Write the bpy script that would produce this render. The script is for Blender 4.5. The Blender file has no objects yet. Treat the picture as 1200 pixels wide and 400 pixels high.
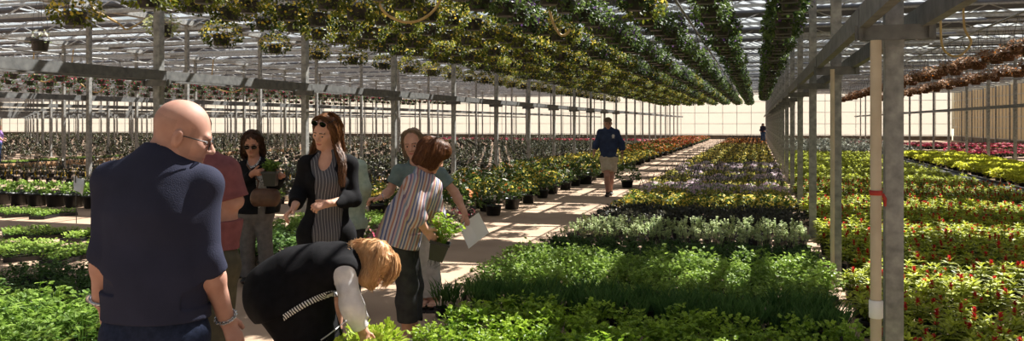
import bpy, math, random
import numpy as np
from mathutils import Vector, Matrix

random.seed(7)
RNG = np.random.default_rng(7)
C = bpy.context.scene.collection

# ---------------------------------------------------------------- camera geometry
F, HZ, CH = 930.0, 144.0, 1.70           # focal length in pixels, horizon row, camera height
TH = math.atan2(288.0, F)                # the rows run this far to the right of the view axis
RIGHT = np.array([math.cos(TH), math.sin(TH), 0.0])
FWD = np.array([-math.sin(TH), math.cos(TH), 0.0])
UP = np.array([0.0, 0.0, 1.0])
CAM = np.array([0.0, 0.0, CH])

def P(x, y, d):
    return CAM + RIGHT * ((x - 600.0) / F * d) + UP * ((HZ - y) / F * d) + FWD * d

def D3(r, u, a):
    v = RIGHT * r + UP * u + FWD * a
    return v / np.linalg.norm(v)

def px(p):
    q = np.asarray(p, float) - CAM
    d = q @ FWD
    return 600 + F * (q @ RIGHT) / d, HZ - F * q[2] / d, d

def in_view(p, m=60):
    x, y, d = px(p)
    return d > 1.0 and -m < x < 1200 + m and -m - 40 < y < 400 + m + 60

def lin(r, g, b):
    f = lambda c: (c / 255 / 12.92) if c / 255 <= 0.04045 else ((c / 255 + 0.055) / 1.055) ** 2.4
    return (f(r), f(g), f(b), 1.0)

# ---------------------------------------------------------------- object helpers
def tag(o, label=None, cat=None, group=None, kind=None):
    if label: o['label'] = label
    if cat: o['category'] = cat
    if group: o['group'] = group
    if kind: o['kind'] = kind
    return o

def empty(name, loc, label=None, cat=None, group=None):
    o = bpy.data.objects.new(name, None)
    o.empty_display_size = 0.05
    C.objects.link(o)
    o.location = loc
    return tag(o, label, cat, group)

class MB:
    """collects vertices and faces; build() links them as one mesh object"""
    def __init__(s):
        s.v, s.f3, s.f4, s.m3, s.m4, s.t, s.n = [], [], [], [], [], [], 0
    def add(s, v, f, mat=0, tint=None):
        v = np.asarray(v, np.float32).reshape(-1, 3)
        f = np.asarray(f, np.int64)
        s.v.append(v)
        s.t.append(np.full(len(v), 0.5, np.float32) if tint is None else np.broadcast_to(np.asarray(tint, np.float32), (len(v),)))
        if f.shape[1] == 3:
            s.f3.append(f + s.n); s.m3.append(np.full(len(f), mat, np.int32))
        else:
            s.f4.append(f + s.n); s.m4.append(np.full(len(f), mat, np.int32))
        s.n += len(v)
    def batch(s, T, faces, R, sc, pos, mat=0, tint=None):
        """T (n,3) template; R (m,3,3); sc (m,) or (m,3); pos (m,3)"""
        m, n = len(pos), len(T)
        sc = np.asarray(sc, float)
        TT = T[None] * (sc[:, None, None] if sc.ndim == 1 else sc[:, None, :])
        V = np.einsum('mij,mnj->mni', R, TT) + np.asarray(pos)[:, None, :]
        faces = np.asarray(faces)
        FF = (faces[None] + (np.arange(m) * n)[:, None, None]).reshape(-1, faces.shape[1])
        tt = None if tint is None else np.repeat(np.asarray(tint), n)
        s.add(V.reshape(-1, 3), FF, mat, tt)
    def box(s, c, h, R=None, mat=0):
        c, h = np.asarray(c, float), np.asarray(h, float)
        k = np.array([[x, y, z] for x in (-1, 1) for y in (-1, 1) for z in (-1, 1)], float) * h
        if R is not None: k = k @ np.asarray(R).T
        s.add(k + c, [[0, 1, 3, 2], [4, 6, 7, 5], [0, 4, 5, 1], [2, 3, 7, 6], [0, 2, 6, 4], [1, 5, 7, 3]], mat)
    def bar(s, a, b, w, h, mat=0, up=(0, 0, 1)):
        a, b = np.asarray(a, float), np.asarray(b, float)
        y = b - a; L = np.linalg.norm(y); y = y / L
        x = np.cross(y, up); x /= np.linalg.norm(x); z = np.cross(x, y)
        s.box((a + b) / 2, (w / 2, L / 2, h / 2), np.stack([x, y, z], 1), mat)
    def tube(s, pts, r, n=8, mat=0, caps=True, tint=None):
        pts = np.asarray(pts, float); m = len(pts)
        r = np.broadcast_to(np.asarray(r, float), (m,))
        t = np.gradient(pts, axis=0); t /= np.linalg.norm(t, axis=1)[:, None] + 1e-12
        ref = np.array([0, 0, 1.0]) if abs(t[0][2]) < 0.9 else np.array([1.0, 0, 0])
        x = np.cross(t, ref); x /= np.linalg.norm(x, axis=1)[:, None] + 1e-12
        y = np.cross(t, x)
        a = np.arange(n) * 2 * math.pi / n
        V = pts[:, None] + r[:, None, None] * (np.cos(a)[None, :, None] * x[:, None] + np.sin(a)[None, :, None] * y[:, None])
        i = np.arange(m - 1)[:, None] * n; j = np.arange(n)[None]; k = (j + 1) % n
        f = np.stack([i + j, i + k, i + n + k, i + n + j], -1).reshape(-1, 4)
        s.add(V.reshape(-1, 3), f, mat, tint)
        if caps and n > 2:
            for q, sg in ((0, 1), (m - 1, -1)):
                b = np.vstack([V[q], pts[q][None]])
                s.add(b, [[j, (j + 1) % n, n] if sg > 0 else [(j + 1) % n, j, n] for j in range(n)], mat, tint)
    def lathe(s, prof, n=16, c=(0, 0, 0), R=None, mat=0):
        prof = np.asarray(prof, float); m = len(prof)
        a = np.arange(n) * 2 * math.pi / n
        V = np.stack([prof[:, 0, None] * np.cos(a), prof[:, 0, None] * np.sin(a), np.repeat(prof[:, 1, None], n, 1)], -1).reshape(-1, 3)
        if R is not None: V = V @ np.asarray(R).T
        i = np.arange(m - 1)[:, None] * n; j = np.arange(n)[None]; k = (j + 1) % n
        s.add(V + np.asarray(c), np.stack([i + j, i + k, i + n + k, i + n + j], -1).reshape(-1, 4), mat)
    def mesh(s, name, mats, smooth=False):
        V = np.concatenate(s.v)
        me = bpy.data.meshes.new(name)
        f3 = np.concatenate(s.f3) if s.f3 else np.zeros((0, 3), np.int64)
        f4 = np.concatenate(s.f4) if s.f4 else np.zeros((0, 4), np.int64)
        me.vertices.add(len(V)); me.vertices.foreach_set('co', V.ravel().astype(np.float32))
        loops = np.concatenate([f3.ravel(), f4.ravel()]).astype(np.int32)
        me.loops.add(len(loops)); me.loops.foreach_set('vertex_index', loops)
        st = np.concatenate([np.arange(len(f3)) * 3, len(f3) * 3 + np.arange(len(f4)) * 4]).astype(np.int32)
        me.polygons.add(len(st)); me.polygons.foreach_set('loop_start', st)
        mi = np.concatenate((s.m3 + s.m4) or [np.zeros(0, np.int32)]).astype(np.int32)
        me.polygons.foreach_set('material_index', mi)
        me.polygons.foreach_set('use_smooth', np.full(len(st), smooth, dtype=bool))
        at = me.attributes.new('tint', 'FLOAT', 'POINT')
        at.data.foreach_set('value', np.concatenate(s.t).astype(np.float32))
        me.update(calc_edges=True)
        for m in (mats if isinstance(mats, (list, tuple)) else [mats]): me.materials.append(m)
        return me
    def build(s, name, mats, parent=None, smooth=False, loc=None):
        """vertices are in world space; loc becomes the origin"""
        if loc is not None:
            s.v = [v - np.asarray(loc, np.float32) for v in s.v]
        return link(name, s.mesh(name, mats, smooth), parent, loc)

def link(name, me, parent=None, loc=None):
    o = bpy.data.objects.new(name, me)
    C.objects.link(o)
    if parent is not None: o.parent = parent
    if loc is not None: o.location = loc
    return o

def dup(root, loc, rz=0.0, sc=1.0, label=None, group=None):
    r = root.copy(); C.objects.link(r)
    r.location = loc; r.rotation_euler = (root.rotation_euler[0], root.rotation_euler[1], rz)
    r.scale = (sc, sc, sc)
    if label: r['label'] = label
    if group: r['group'] = group
    for ch in root.children:
        c = ch.copy(); C.objects.link(c); c.parent = r
        for g in ch.children:
            d = g.copy(); C.objects.link(d); d.parent = c
    return r

# ---------------------------------------------------------------- materials
def _nodes(name):
    m = bpy.data.materials.new(name); m.use_nodes = True
    nt = m.node_tree; nt.nodes.clear()
    out = nt.nodes.new('ShaderNodeOutputMaterial')
    return m, nt, out

def pmat(name, c1, c2=None, scale=8.0, rough=0.6, metal=0.0, bump=0.0, bscale=None, spec=0.4, stretch=(1, 1, 1), detail=4.0, world=False):
    m, nt, out = _nodes(name); N, L = nt.nodes, nt.links
    b = N.new('ShaderNodeBsdfPrincipled'); L.new(b.outputs[0], out.inputs[0])
    b.inputs['Roughness'].default_value = rough; b.inputs['Metallic'].default_value = metal
    b.inputs['Specular IOR Level'].default_value = spec
    c2 = c2 or tuple(x * 0.7 for x in c1[:3]) + (1,)
    tc = N.new('ShaderNodeNewGeometry' if world else 'ShaderNodeTexCoord'); mp = N.new('ShaderNodeMapping')
    mp.inputs['Scale'].default_value = stretch
    L.new(tc.outputs['Position' if world else 'Object'], mp.inputs[0])
    nz = N.new('ShaderNodeTexNoise'); nz.inputs['Scale'].default_value = scale; nz.inputs['Detail'].default_value = detail
    L.new(mp.outputs[0], nz.inputs['Vector'])
    rp = N.new('ShaderNodeValToRGB'); e = rp.color_ramp.elements
    e[0].position, e[1].position = 0.32, 0.68; e[0].color, e[1].color = c2, c1
    L.new(nz.outputs['Fac'], rp.inputs[0]); L.new(rp.outputs[0], b.inputs['Base Color'])
    if bump:
        n2 = N.new('ShaderNodeTexNoise'); n2.inputs['Scale'].default_value = bscale or scale * 5; n2.inputs['Detail'].default_value = 3
        L.new(mp.outputs[0], n2.inputs['Vector'])
        bp = N.new('ShaderNodeBump'); bp.inputs['Strength'].default_value = bump; bp.inputs['Distance'].default_value = 0.01
        L.new(n2.outputs['Fac'], bp.inputs['Height']); L.new(bp.outputs[0], b.inputs['Normal'])
    return m

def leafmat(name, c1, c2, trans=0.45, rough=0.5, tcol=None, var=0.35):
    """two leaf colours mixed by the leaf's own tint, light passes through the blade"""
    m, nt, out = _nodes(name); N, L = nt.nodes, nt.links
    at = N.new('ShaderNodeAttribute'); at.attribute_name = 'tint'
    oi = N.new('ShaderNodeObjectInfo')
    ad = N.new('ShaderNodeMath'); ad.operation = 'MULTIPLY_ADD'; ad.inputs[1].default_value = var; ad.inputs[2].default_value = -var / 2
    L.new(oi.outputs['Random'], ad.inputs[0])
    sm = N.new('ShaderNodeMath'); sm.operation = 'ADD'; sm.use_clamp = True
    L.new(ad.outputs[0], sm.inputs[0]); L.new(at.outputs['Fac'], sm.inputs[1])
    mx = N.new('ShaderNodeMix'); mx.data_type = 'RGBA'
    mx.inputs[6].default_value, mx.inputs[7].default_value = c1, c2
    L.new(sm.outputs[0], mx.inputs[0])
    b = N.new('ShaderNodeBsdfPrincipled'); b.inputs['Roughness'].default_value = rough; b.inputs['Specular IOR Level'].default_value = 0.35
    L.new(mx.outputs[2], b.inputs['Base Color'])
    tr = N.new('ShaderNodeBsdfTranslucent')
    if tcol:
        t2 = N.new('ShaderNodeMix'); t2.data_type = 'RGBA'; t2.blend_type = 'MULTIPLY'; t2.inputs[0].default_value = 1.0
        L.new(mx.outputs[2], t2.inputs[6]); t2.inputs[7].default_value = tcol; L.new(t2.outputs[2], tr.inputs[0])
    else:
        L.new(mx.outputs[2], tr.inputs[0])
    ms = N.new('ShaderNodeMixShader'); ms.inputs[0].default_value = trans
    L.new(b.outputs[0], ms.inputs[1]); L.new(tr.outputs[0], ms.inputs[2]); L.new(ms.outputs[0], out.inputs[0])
    return m

def stripes(name, axis, period, stops, rough=0.8, bump=0.15):
    """woven stripes across AXIS; STOPS [(position, colour)] repeat every PERIOD metres"""
    m, nt, out = _nodes(name); N, L = nt.nodes, nt.links
    b = N.new('ShaderNodeBsdfPrincipled'); b.inputs['Roughness'].default_value = rough; b.inputs['Specular IOR Level'].default_value = 0.2
    L.new(b.outputs[0], out.inputs[0])
    tc = N.new('ShaderNodeTexCoord')
    dt = N.new('ShaderNodeVectorMath'); dt.operation = 'DOT_PRODUCT'; dt.inputs[1].default_value = tuple(float(a) / period for a in axis)
    L.new(tc.outputs['Object'], dt.inputs[0])
    nz = N.new('ShaderNodeTexNoise'); nz.inputs['Scale'].default_value = 5.0
    L.new(tc.outputs['Object'], nz.inputs['Vector'])
    ma = N.new('ShaderNodeMath'); ma.operation = 'MULTIPLY_ADD'; ma.inputs[1].default_value = 0.12
    L.new(nz.outputs['Fac'], ma.inputs[0]); L.new(dt.outputs['Value'], ma.inputs[2])
    fr = N.new('ShaderNodeMath'); fr.operation = 'FRACT'; L.new(ma.outputs[0], fr.inputs[0])
    rp = N.new('ShaderNodeValToRGB'); rp.color_ramp.interpolation = 'CONSTANT'; e = rp.color_ramp.elements
    e[0].position, e[0].color = stops[0]; e[1].position, e[1].color = stops[1]
    for p, c in stops[2:]:
        q = e.new(p); q.color = c
    L.new(fr.outputs[0], rp.inputs[0]); L.new(rp.outputs[0], b.inputs['Base Color'])
    n2 = N.new('ShaderNodeTexNoise'); n2.inputs['Scale'].default_value = 220
    L.new(tc.outputs['Object'], n2.inputs['Vector'])
    bp = N.new('ShaderNodeBump'); bp.inputs['Strength'].default_value = bump; bp.inputs['Distance'].default_value = 0.004
    L.new(n2.outputs['Fac'], bp.inputs['Height']); L.new(bp.outputs[0], b.inputs['Normal'])
    return m

M = {}
M['steel'] = pmat('galvanized_steel', lin(168, 167, 162), lin(124, 124, 122), 14, 0.55, 0.3, 0.1, 60)
M['steel_dull'] = pmat('weathered_steel', lin(124, 124, 122), lin(92, 93, 93), 10, 0.6, 0.3, 0.1, 50)
M['pvc'] = pmat('cream_pvc', lin(206, 192, 168), lin(186, 170, 146), 6, 0.4)
M['black_plastic'] = pmat('black_plastic', lin(34, 34, 36), lin(24, 24, 26), 20, 0.38, spec=0.5)
M['soil'] = pmat('potting_soil', lin(62, 48, 38), lin(36, 28, 24), 60, 0.95, 0, 0.8, 120)
M['white_paper'] = pmat('white_paper', lin(236, 236, 236), lin(224, 224, 226), 10, 0.8)
M['red_tape'] = pmat('red_tape', lin(190, 62, 48), lin(160, 46, 38), 20, 0.5)
M['hose'] = pmat('tan_hose', lin(206, 176, 118), lin(178, 146, 94), 12, 0.45)
M['wood'] = pmat('pale_timber', lin(196, 160, 120), lin(160, 124, 90), 3, 0.8, 0, 0.2, 40, stretch=(1, 8, 8))
M['wire'] = pmat('wire', lin(96, 96, 92), lin(70, 70, 68), 30, 0.5, 0.5)
# ---------------------------------------------------------------- implicit surfaces: blended limbs meshed as one skin
def unit(v):
    v = np.asarray(v, float); return v / (np.linalg.norm(v) + 1e-12)

class Field:
    def __init__(s, lo, hi, vox):
        s.vox = vox; s.lo = np.asarray(lo, float); s.n = np.ceil((np.asarray(hi) - s.lo) / vox).astype(int) + 1
        s.D = np.full(s.n, 1.0, np.float32)
    def _sl(s, lo, hi):
        a = np.clip(np.floor((lo - s.lo) / s.vox).astype(int), 0, s.n)
        b = np.clip(np.ceil((hi - s.lo) / s.vox).astype(int) + 1, 0, s.n)
        if (b <= a).any(): return None
        g = [(s.lo[i] + s.vox * np.arange(a[i], b[i])).astype(np.float32) for i in range(3)]
        return (slice(a[0], b[0]), slice(a[1], b[1]), slice(a[2], b[2])), g[0][:, None, None], g[1][None, :, None], g[2][None, None, :]
    def _mix(s, sl, d, k, op):
        D = s.D[sl]
        if op == 'add':
            if k > 0:
                h = np.maximum(k - np.abs(D - d), 0) / k
                s.D[sl] = np.minimum(D, d) - h * h * k * 0.25
            else: s.D[sl] = np.minimum(D, d)
        else:
            if k > 0:
                h = np.maximum(k - np.abs(D + d), 0) / k
                s.D[sl] = np.maximum(D, -d) + h * h * k * 0.25
            else: s.D[sl] = np.maximum(D, -d)
    def cone(s, a, b, ra, rb, k=0.02, flat=None, op='add'):
        a, b = np.asarray(a, float), np.asarray(b, float)
        mg = max(ra, rb) + k + 3 * s.vox
        q = s._sl(np.minimum(a, b) - mg, np.maximum(a, b) + mg)
        if q is None: return
        sl, X, Y, Z = q; ab = b - a; L2 = ab @ ab + 1e-12
        px_, py_, pz_ = X - a[0], Y - a[1], Z - a[2]
        t = np.clip((px_ * ab[0] + py_ * ab[1] + pz_ * ab[2]) / L2, 0, 1)
        qx, qy, qz = px_ - t * ab[0], py_ - t * ab[1], pz_ - t * ab[2]
        l2 = qx * qx + qy * qy + qz * qz
        if flat is not None:
            n, f = unit(flat[0]), flat[1]
            qn = qx * n[0] + qy * n[1] + qz * n[2]
            l2 = np.maximum(l2 - qn * qn, 0) + (qn / f) ** 2
        s._mix(sl, (np.sqrt(l2) - (ra + (rb - ra) * t)).astype(np.float32), k, op)
    def ell(s, c, r, R=None, k=0.02, op='add'):
        c, r = np.asarray(c, float), np.asarray(r, float); mg = r.max() + k + 3 * s.vox
        q = s._sl(c - mg, c + mg)
        if q is None: return
        sl, X, Y, Z = q; x, y, z = X - c[0], Y - c[1], Z - c[2]
        if R is None: u, v, w = x, y, z
        else: u, v, w = [x * R[0, i] + y * R[1, i] + z * R[2, i] for i in range(3)]
        k0 = np.sqrt((u / r[0]) ** 2 + (v / r[1]) ** 2 + (w / r[2]) ** 2)
        k1 = np.sqrt((u / r[0] ** 2) ** 2 + (v / r[1] ** 2) ** 2 + (w / r[2] ** 2) ** 2) + 1e-9
        s._mix(sl, (k0 * (k0 - 1) / k1).astype(np.float32), k, op)
    def cut(s, p, n, near=None, rad=None):
        """remove what lies on the N side of the plane (only within RAD of NEAR if given)"""
        n = unit(n); p = np.asarray(p, float)
        c, r = (np.asarray(near, float), rad) if near is not None else (None, None)
        q = s._sl(s.lo, s.lo + s.vox * s.n) if c is None else s._sl(c - r, c + r)
        if q is None: return
        sl, X, Y, Z = q
        s.D[sl] = np.maximum(s.D[sl], ((X - p[0]) * n[0] + (Y - p[1]) * n[1] + (Z - p[2]) * n[2]).astype(np.float32))
    def fold(s, amp, freq, seed=0.0, stretch=(1, 1, 1)):
        i = np.argwhere(np.abs(s.D) < amp * 2 + 4 * s.vox)
        p = (s.lo + i * s.vox) * np.asarray(stretch)
        x, y, z = p[:, 0] * freq + seed, p[:, 1] * freq + seed * 1.7, p[:, 2] * freq - seed
        w = np.sin(x + 1.3 * np.sin(0.9 * y + 1.1 * z)) * np.sin(0.8 * z + 1.5 * np.sin(0.7 * x) + y) + 0.5 * np.sin(2.3 * x - 1.7 * y + 1.9 * z + 2 * np.sin(x))
        s.D[i[:, 0], i[:, 1], i[:, 2]] += (amp * w).astype(np.float32)
    def surface(s):
        D, n = s.D, s.n
        S = D < 0
        c = np.zeros(n - 1, np.int8)
        for i in (0, 1):
            for j in (0, 1):
                for k in (0, 1):
                    c += S[i:n[0] - 1 + i, j:n[1] - 1 + j, k:n[2] - 1 + k]
        act = (c > 0) & (c < 8)
        I = np.argwhere(act)
        vid = np.full(n - 1, -1, np.int64); vid[act] = np.arange(len(I))
        acc = np.zeros((len(I), 3)); cnt = np.zeros(len(I))
        cr = [(i, j, k) for i in (0, 1) for j in (0, 1) for k in (0, 1)]
        val = {q: D[I[:, 0] + q[0], I[:, 1] + q[1], I[:, 2] + q[2]] for q in cr}
        for q in cr:
            for ax in range(3):
                if q[ax]: continue
                r = list(q); r[ax] = 1; r = tuple(r)
                da, db = val[q], val[r]
                ms = (da < 0) != (db < 0)
                t = da[ms] / (da[ms] - db[ms])
                o = np.tile(np.array(q, float), (ms.sum(), 1)); o[:, ax] += t
                acc[ms] += o; cnt[ms] += 1
        V = s.lo + s.vox * (I + acc / cnt[:, None])
        faces = []
        for ax in range(3):
            u, w = [(1, 2), (2, 0), (0, 1)][ax]
            a = [slice(1, -1)] * 3; a[ax] = slice(0, -1); b = list(a); b[ax] = slice(1, None)
            A, B = S[tuple(a)], S[tuple(b)]
            e = np.argwhere(A != B)
            if not len(e): continue
            ins = A[e[:, 0], e[:, 1], e[:, 2]]
            e = e + 1; e[:, ax] -= 1
            eu = np.zeros(3, int); eu[u] = 1; ew = np.zeros(3, int); ew[w] = 1
            g = lambda q: vid[q[:, 0], q[:, 1], q[:, 2]]
            f = np.stack([g(e), g(e - eu), g(e - eu - ew), g(e - ew)], 1)
            f[~ins] = f[~ins][:, ::-1]
            faces.append(f)
        Fc = np.concatenate(faces); Fc = Fc[(Fc >= 0).all(1)]
        return V, Fc
    def build(s, name, mats, parent, base, paint=None, smooth_n=1):
        V, Fc = s.surface()
        for _ in range(smooth_n):
            A = np.zeros_like(V); w = np.zeros(len(V))
            for q in range(4):
                for r in (1, 3):
                    np.add.at(A, Fc[:, q], V[Fc[:, (q + r) % 4]]); np.add.at(w, Fc[:, q], 1)
            V = 0.5 * V + 0.5 * A / np.maximum(w, 1)[:, None]
        mb = MB(); mb.add(V, Fc)
        if paint is not None:
            mb.m4 = [paint(V[Fc].mean(1)).astype(np.int32)]
        return mb.build(name, mats, parent, True, base if parent is None else None) if parent is None else _child(mb, name, mats, parent, base)

def _child(mb, name, mats, parent, base, smooth=True):
    mb.v = [v - np.asarray(base, np.float32) for v in mb.v]
    return link(name, mb.mesh(name, mats, smooth), parent)

class Human:
    """joints come as world points; every limb is a blended tapered cone in one field"""
    def __init__(s, d, joints, front, left=None, g=1.0, sc=1.0, dims=None):
        s.d = d; s.J = {k: P(v[0], v[1], d + (v[2] if len(v) > 2 else 0)) for k, v in joints.items()}
        s.fr = D3(*front); s.g, s.sc = g, sc
        s.dim = dict(hip=0.10, pel=0.15, waist=0.132, chest=0.15, up=0.10, sho=0.05, neck=0.052, arm=(0.047, 0.037, 0.026), leg=(0.085, 0.056, 0.036), flat=0.72)
        s.dim.update(dims or {})
        s.hand = {}
    def head(s, fwd, up, hs=1.0):
        f = D3(*fwd); u = D3(*up); u = unit(u - f * (u @ f)); l = np.cross(u, f)
        s.hR = np.stack([l, f, u], 1); s.hs = hs * 1.0
    def hp(s, x, y, z): return s.J['head'] + s.hR @ (np.array([x, y, z]) * s.hs)
    def head_prims(s, fd):
        h, R, e = s.hs, s.hR, s.hp
        r3 = lambda *a: np.array(a) * h
        fd.ell(e(0, -.014, .032), r3(.076, .096, .088), R, .02)
        fd.ell(e(0, .03, -.032), r3(.062, .062, .088), R, .03)
        for q in (-1, 1):
            fd.cone(e(q * .044, .005, -.062), e(q * .012, .072, -.1), .022 * h, .019 * h, .02)
            fd.ell(e(q * .04, .058, -.022), r3(.024, .024, .022), R, .02)
        fd.cone(e(-.034, .08, .014), e(.034, .08, .014), .012 * h, .012 * h, .016)
        fd.ell(e(0, .079, -.098), r3(.02, .018, .016), R, .015)
        for q in (-1, 1):
            fd.ell(e(q * .031, .102, -.006), r3(.018, .018, .012), R, .012, 'sub')
            fd.ell(e(q * .031, .077, -.006), r3(.0135, .0135, .0115), R, .003)
        fd.cone(e(0, .086, .006), e(0, .111, -.034), .007 * h, .0125 * h, .012)
        for q in (-1, 1): fd.ell(e(q * .012, .1, -.038), r3(.009, .011, .008), R, .006)
        fd.ell(e(0, .08, -.064), r3(.025, .014, .014), R, .014)
        fd.cone(e(-.017, .088, -.064), e(.017, .088, -.064), .0046 * h, .0046 * h, .006)
        fd.cone(e(-.014, .087, -.074), e(.014, .087, -.074), .0052 * h, .0052 * h, .006)
        fd.cone(e(-.021, .098, -.066), e(.021, .098, -.066), .004 * h, .004 * h, .004, op='sub')
        for q in (-1, 1):
            fd.ell(e(q * .079, -.01, -.01), r3(.012, .018, .032), R, .005)
            fd.ell(e(q * .094, -.004, -.006), r3(.009, .01, .019), R, .004, 'sub')
        fd.cone(e(0, -.028, -.045), s.J['neck'], s.dim['neck'], s.dim['neck'] * 1.08, .03)
    def paint(s, extra=None):
        J, R, h = s.J['head'], s.hR, s.hs
        def f(c):
            q = (c - J) @ R / h; x, y, z = np.abs(q[:, 0]), q[:, 1], q[:, 2]
            m = np.zeros(len(c), int)
            if extra is not None: m[extra(x, y, z)] = 2
            m[(x < .022) & (y > .08) & (np.abs(z + .0695 - 10 * x * x) < .0068 - x * .12)] = 1
            m[(x > .012) & (x < .048) & (y > .07) & (np.abs(z - .019 + np.abs(x - .028) * .12) < .0032)] = 2
            m[(np.hypot(x - .031, (z + .006) * 1.9) < .011) & (y > .074)] = 4
            m[(np.hypot(x - .031, z + .006) < .0068) & (y > .074)] = 3
            return m
        return f
    def torso(s, fd, inf=0.0, k=0.05):
        J, dm, g = s.J, s.dim, s.g; fl = (s.fr, dm['flat'])
        fd.cone(J['hl'], J['hr'], dm['hip'] * g + inf, dm['hip'] * g + inf, k)
        fd.cone(J['pelvis'], J['waist'], dm['pel'] * g + inf, dm['waist'] * g + inf, k, fl)
        fd.cone(J['waist'], J['chest'], dm['waist'] * g + inf, dm['chest'] * g + inf, k, fl)
        up = (J['sl'] + J['sr']) / 2
        fd.cone(J['chest'], up, dm['chest'] * g + inf, dm['up'] * g + inf, k, fl)
        fd.cone(J['sl'], J['sr'], dm['sho'] + inf, dm['sho'] + inf, k)
        fd.cone(up, J['neck'], .08 + inf, dm['neck'] + .004 + inf * .5, k)
        if 'bust' in dm:
            for q in (-1, 1):
                c = J['chest'] + s.fr * dm['bust'] + np.cross(UP, s.fr) * q * .07
                fd.ell(c, np.array([.066, .066, .066]) + inf, None, .05)
    def arm(s, fd, sd, inf=0.0, t=2.0, k=0.03, inf2=None):
        """t: 1 = to the elbow, 2 = to the wrist"""
        J, (a, b, c) = s.J, s.dim['arm']; S, E, W = J['s' + sd], J['e' + sd], J['w' + sd]
        inf2 = inf if inf2 is None else inf2
        if t <= 1:
            fd.cone(S, S + (E - S) * t, a + inf, a + (b - a) * t + inf2, k)
        else:
            q = t - 1
            fd.cone(S, E, a + inf, b + inf, k)
            m = E + (W - E) * min(.3, q)
            fd.cone(E, m, b + inf, b * 1.04 + inf, k)
            fd.cone(m, E + (W - E) * q, b * 1.04 + inf, b + (c - b) * q + inf2, k)
    def leg(s, fd, sd, inf=0.0, t=2.0, k=0.03, inf2=None):
        J, (a, b, c) = s.J, s.dim['leg']; H, K, A = J['h' + sd], J['k' + sd], J['a' + sd]
        inf2 = inf if inf2 is None else inf2
        if t <= 1: fd.cone(H, H + (K - H) * t, a + inf, a + (b - a) * t + inf2, k)
        else:
            q = t - 1
            fd.cone(H, K, a + inf, b + inf, k)
            m = K + (A - K) * min(.35, q) - s.fr * .012
            fd.cone(K, m, b + inf, b * 1.0 + inf, k)
            fd.cone(m, K + (A - K) * q, b * 1.0 + inf, b + (c - b) * q + inf2, k)
    def foot(s, fd, sd, inf=0.0, k=0.015):
        J = s.J; A, T = J['a' + sd], J['t' + sd]
        fl = (UP, .62)
        heel = A + np.array([0, 0, T[2] - A[2]]) - unit((T - A) * [1, 1, 0]) * .025
        fd.cone(A, heel + UP * .015, .034 + inf, .034 + inf, .03)
        fd.cone(heel, T, .034 + inf, .038 + inf, k, fl)
        if inf == 0:
            ax = unit((T - A) * [1, 1, 0]); side = np.cross(ax, UP)
            for i in range(5):
                b = T + side * (i - 2) * .015
                fd.cone(b + ax * .02, b + ax * (.052 - abs(i - 1) * .006), .008, .007, .006)
    def hands(s, fd, sd, fwd, nrm, thumb, curl=0.35, spread=0.1, hs=1.0, grip=0.0):
        """fwd: from wrist to knuckles, nrm: out of the back of the hand, thumb: side of the thumb (image frame r,u,away)"""
        W = s.J['w' + sd]; f = D3(*fwd); n = D3(*nrm); n = unit(n - f * (n @ f)); t = np.cross(f, n)
        if t @ D3(*thumb) < 0: t = -t
        s.hand[sd] = (W, f, n, t)
        p = lambda a, b, c: W + (f * a + t * b + n * c) * hs
        fd.cone(p(-.03, 0, 0), p(.01, 0, 0), .024 * hs, .024 * hs, .015, (n, .72))
        fd.cone(p(.01, .0, 0), p(.075, .0, 0), .03 * hs, .036 * hs, .015, (n, .4))
        tip = {}
        for i, (o, L) in enumerate(((.029, .072), (.01, .08), (-.009, .075), (-.027, .058))):
            dirs = unit(f + t * (o * 3 * spread * 8 if spread else 0)); b = p(.082 - abs(o - .01) * .25, o, .002)
            ang = curl * (0.75 + .12 * i) + grip
            q = b; r = .0088
            for j, fr_ in enumerate((.45, .31, .24)):
                dd = unit(dirs * math.cos(ang) - n * math.sin(ang))
                e = q + dd * L * fr_ * hs
                fd.cone(q, e, r * hs, (r - .0007) * hs, .004)
                q = e; r -= .0007; ang += curl * 1.05 + grip * .5
            tip[i] = q
        b = p(.022, .028, -.004); q = b; dd = unit(f * .75 + t * .7 - n * (.25 + grip * .5)); r = .0115
        fd.cone(p(.005, .012, -.002), q, .018 * hs, .014 * hs, .012)
        for L in (.036, .028):
            e = q + dd * L * hs; fd.cone(q, e, r * hs, (r - .0012) * hs, .006); q = e; r -= .0012
            dd = unit(dd + f * .35 - t * .15 - n * (.15 + grip * .3))
        return p
    def bounds(s, pad=0.22, only=None):
        A = np.array([v for k, v in s.J.items() if only is None or k in only])
        return A.min(0) - pad, A.max(0) + pad

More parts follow.
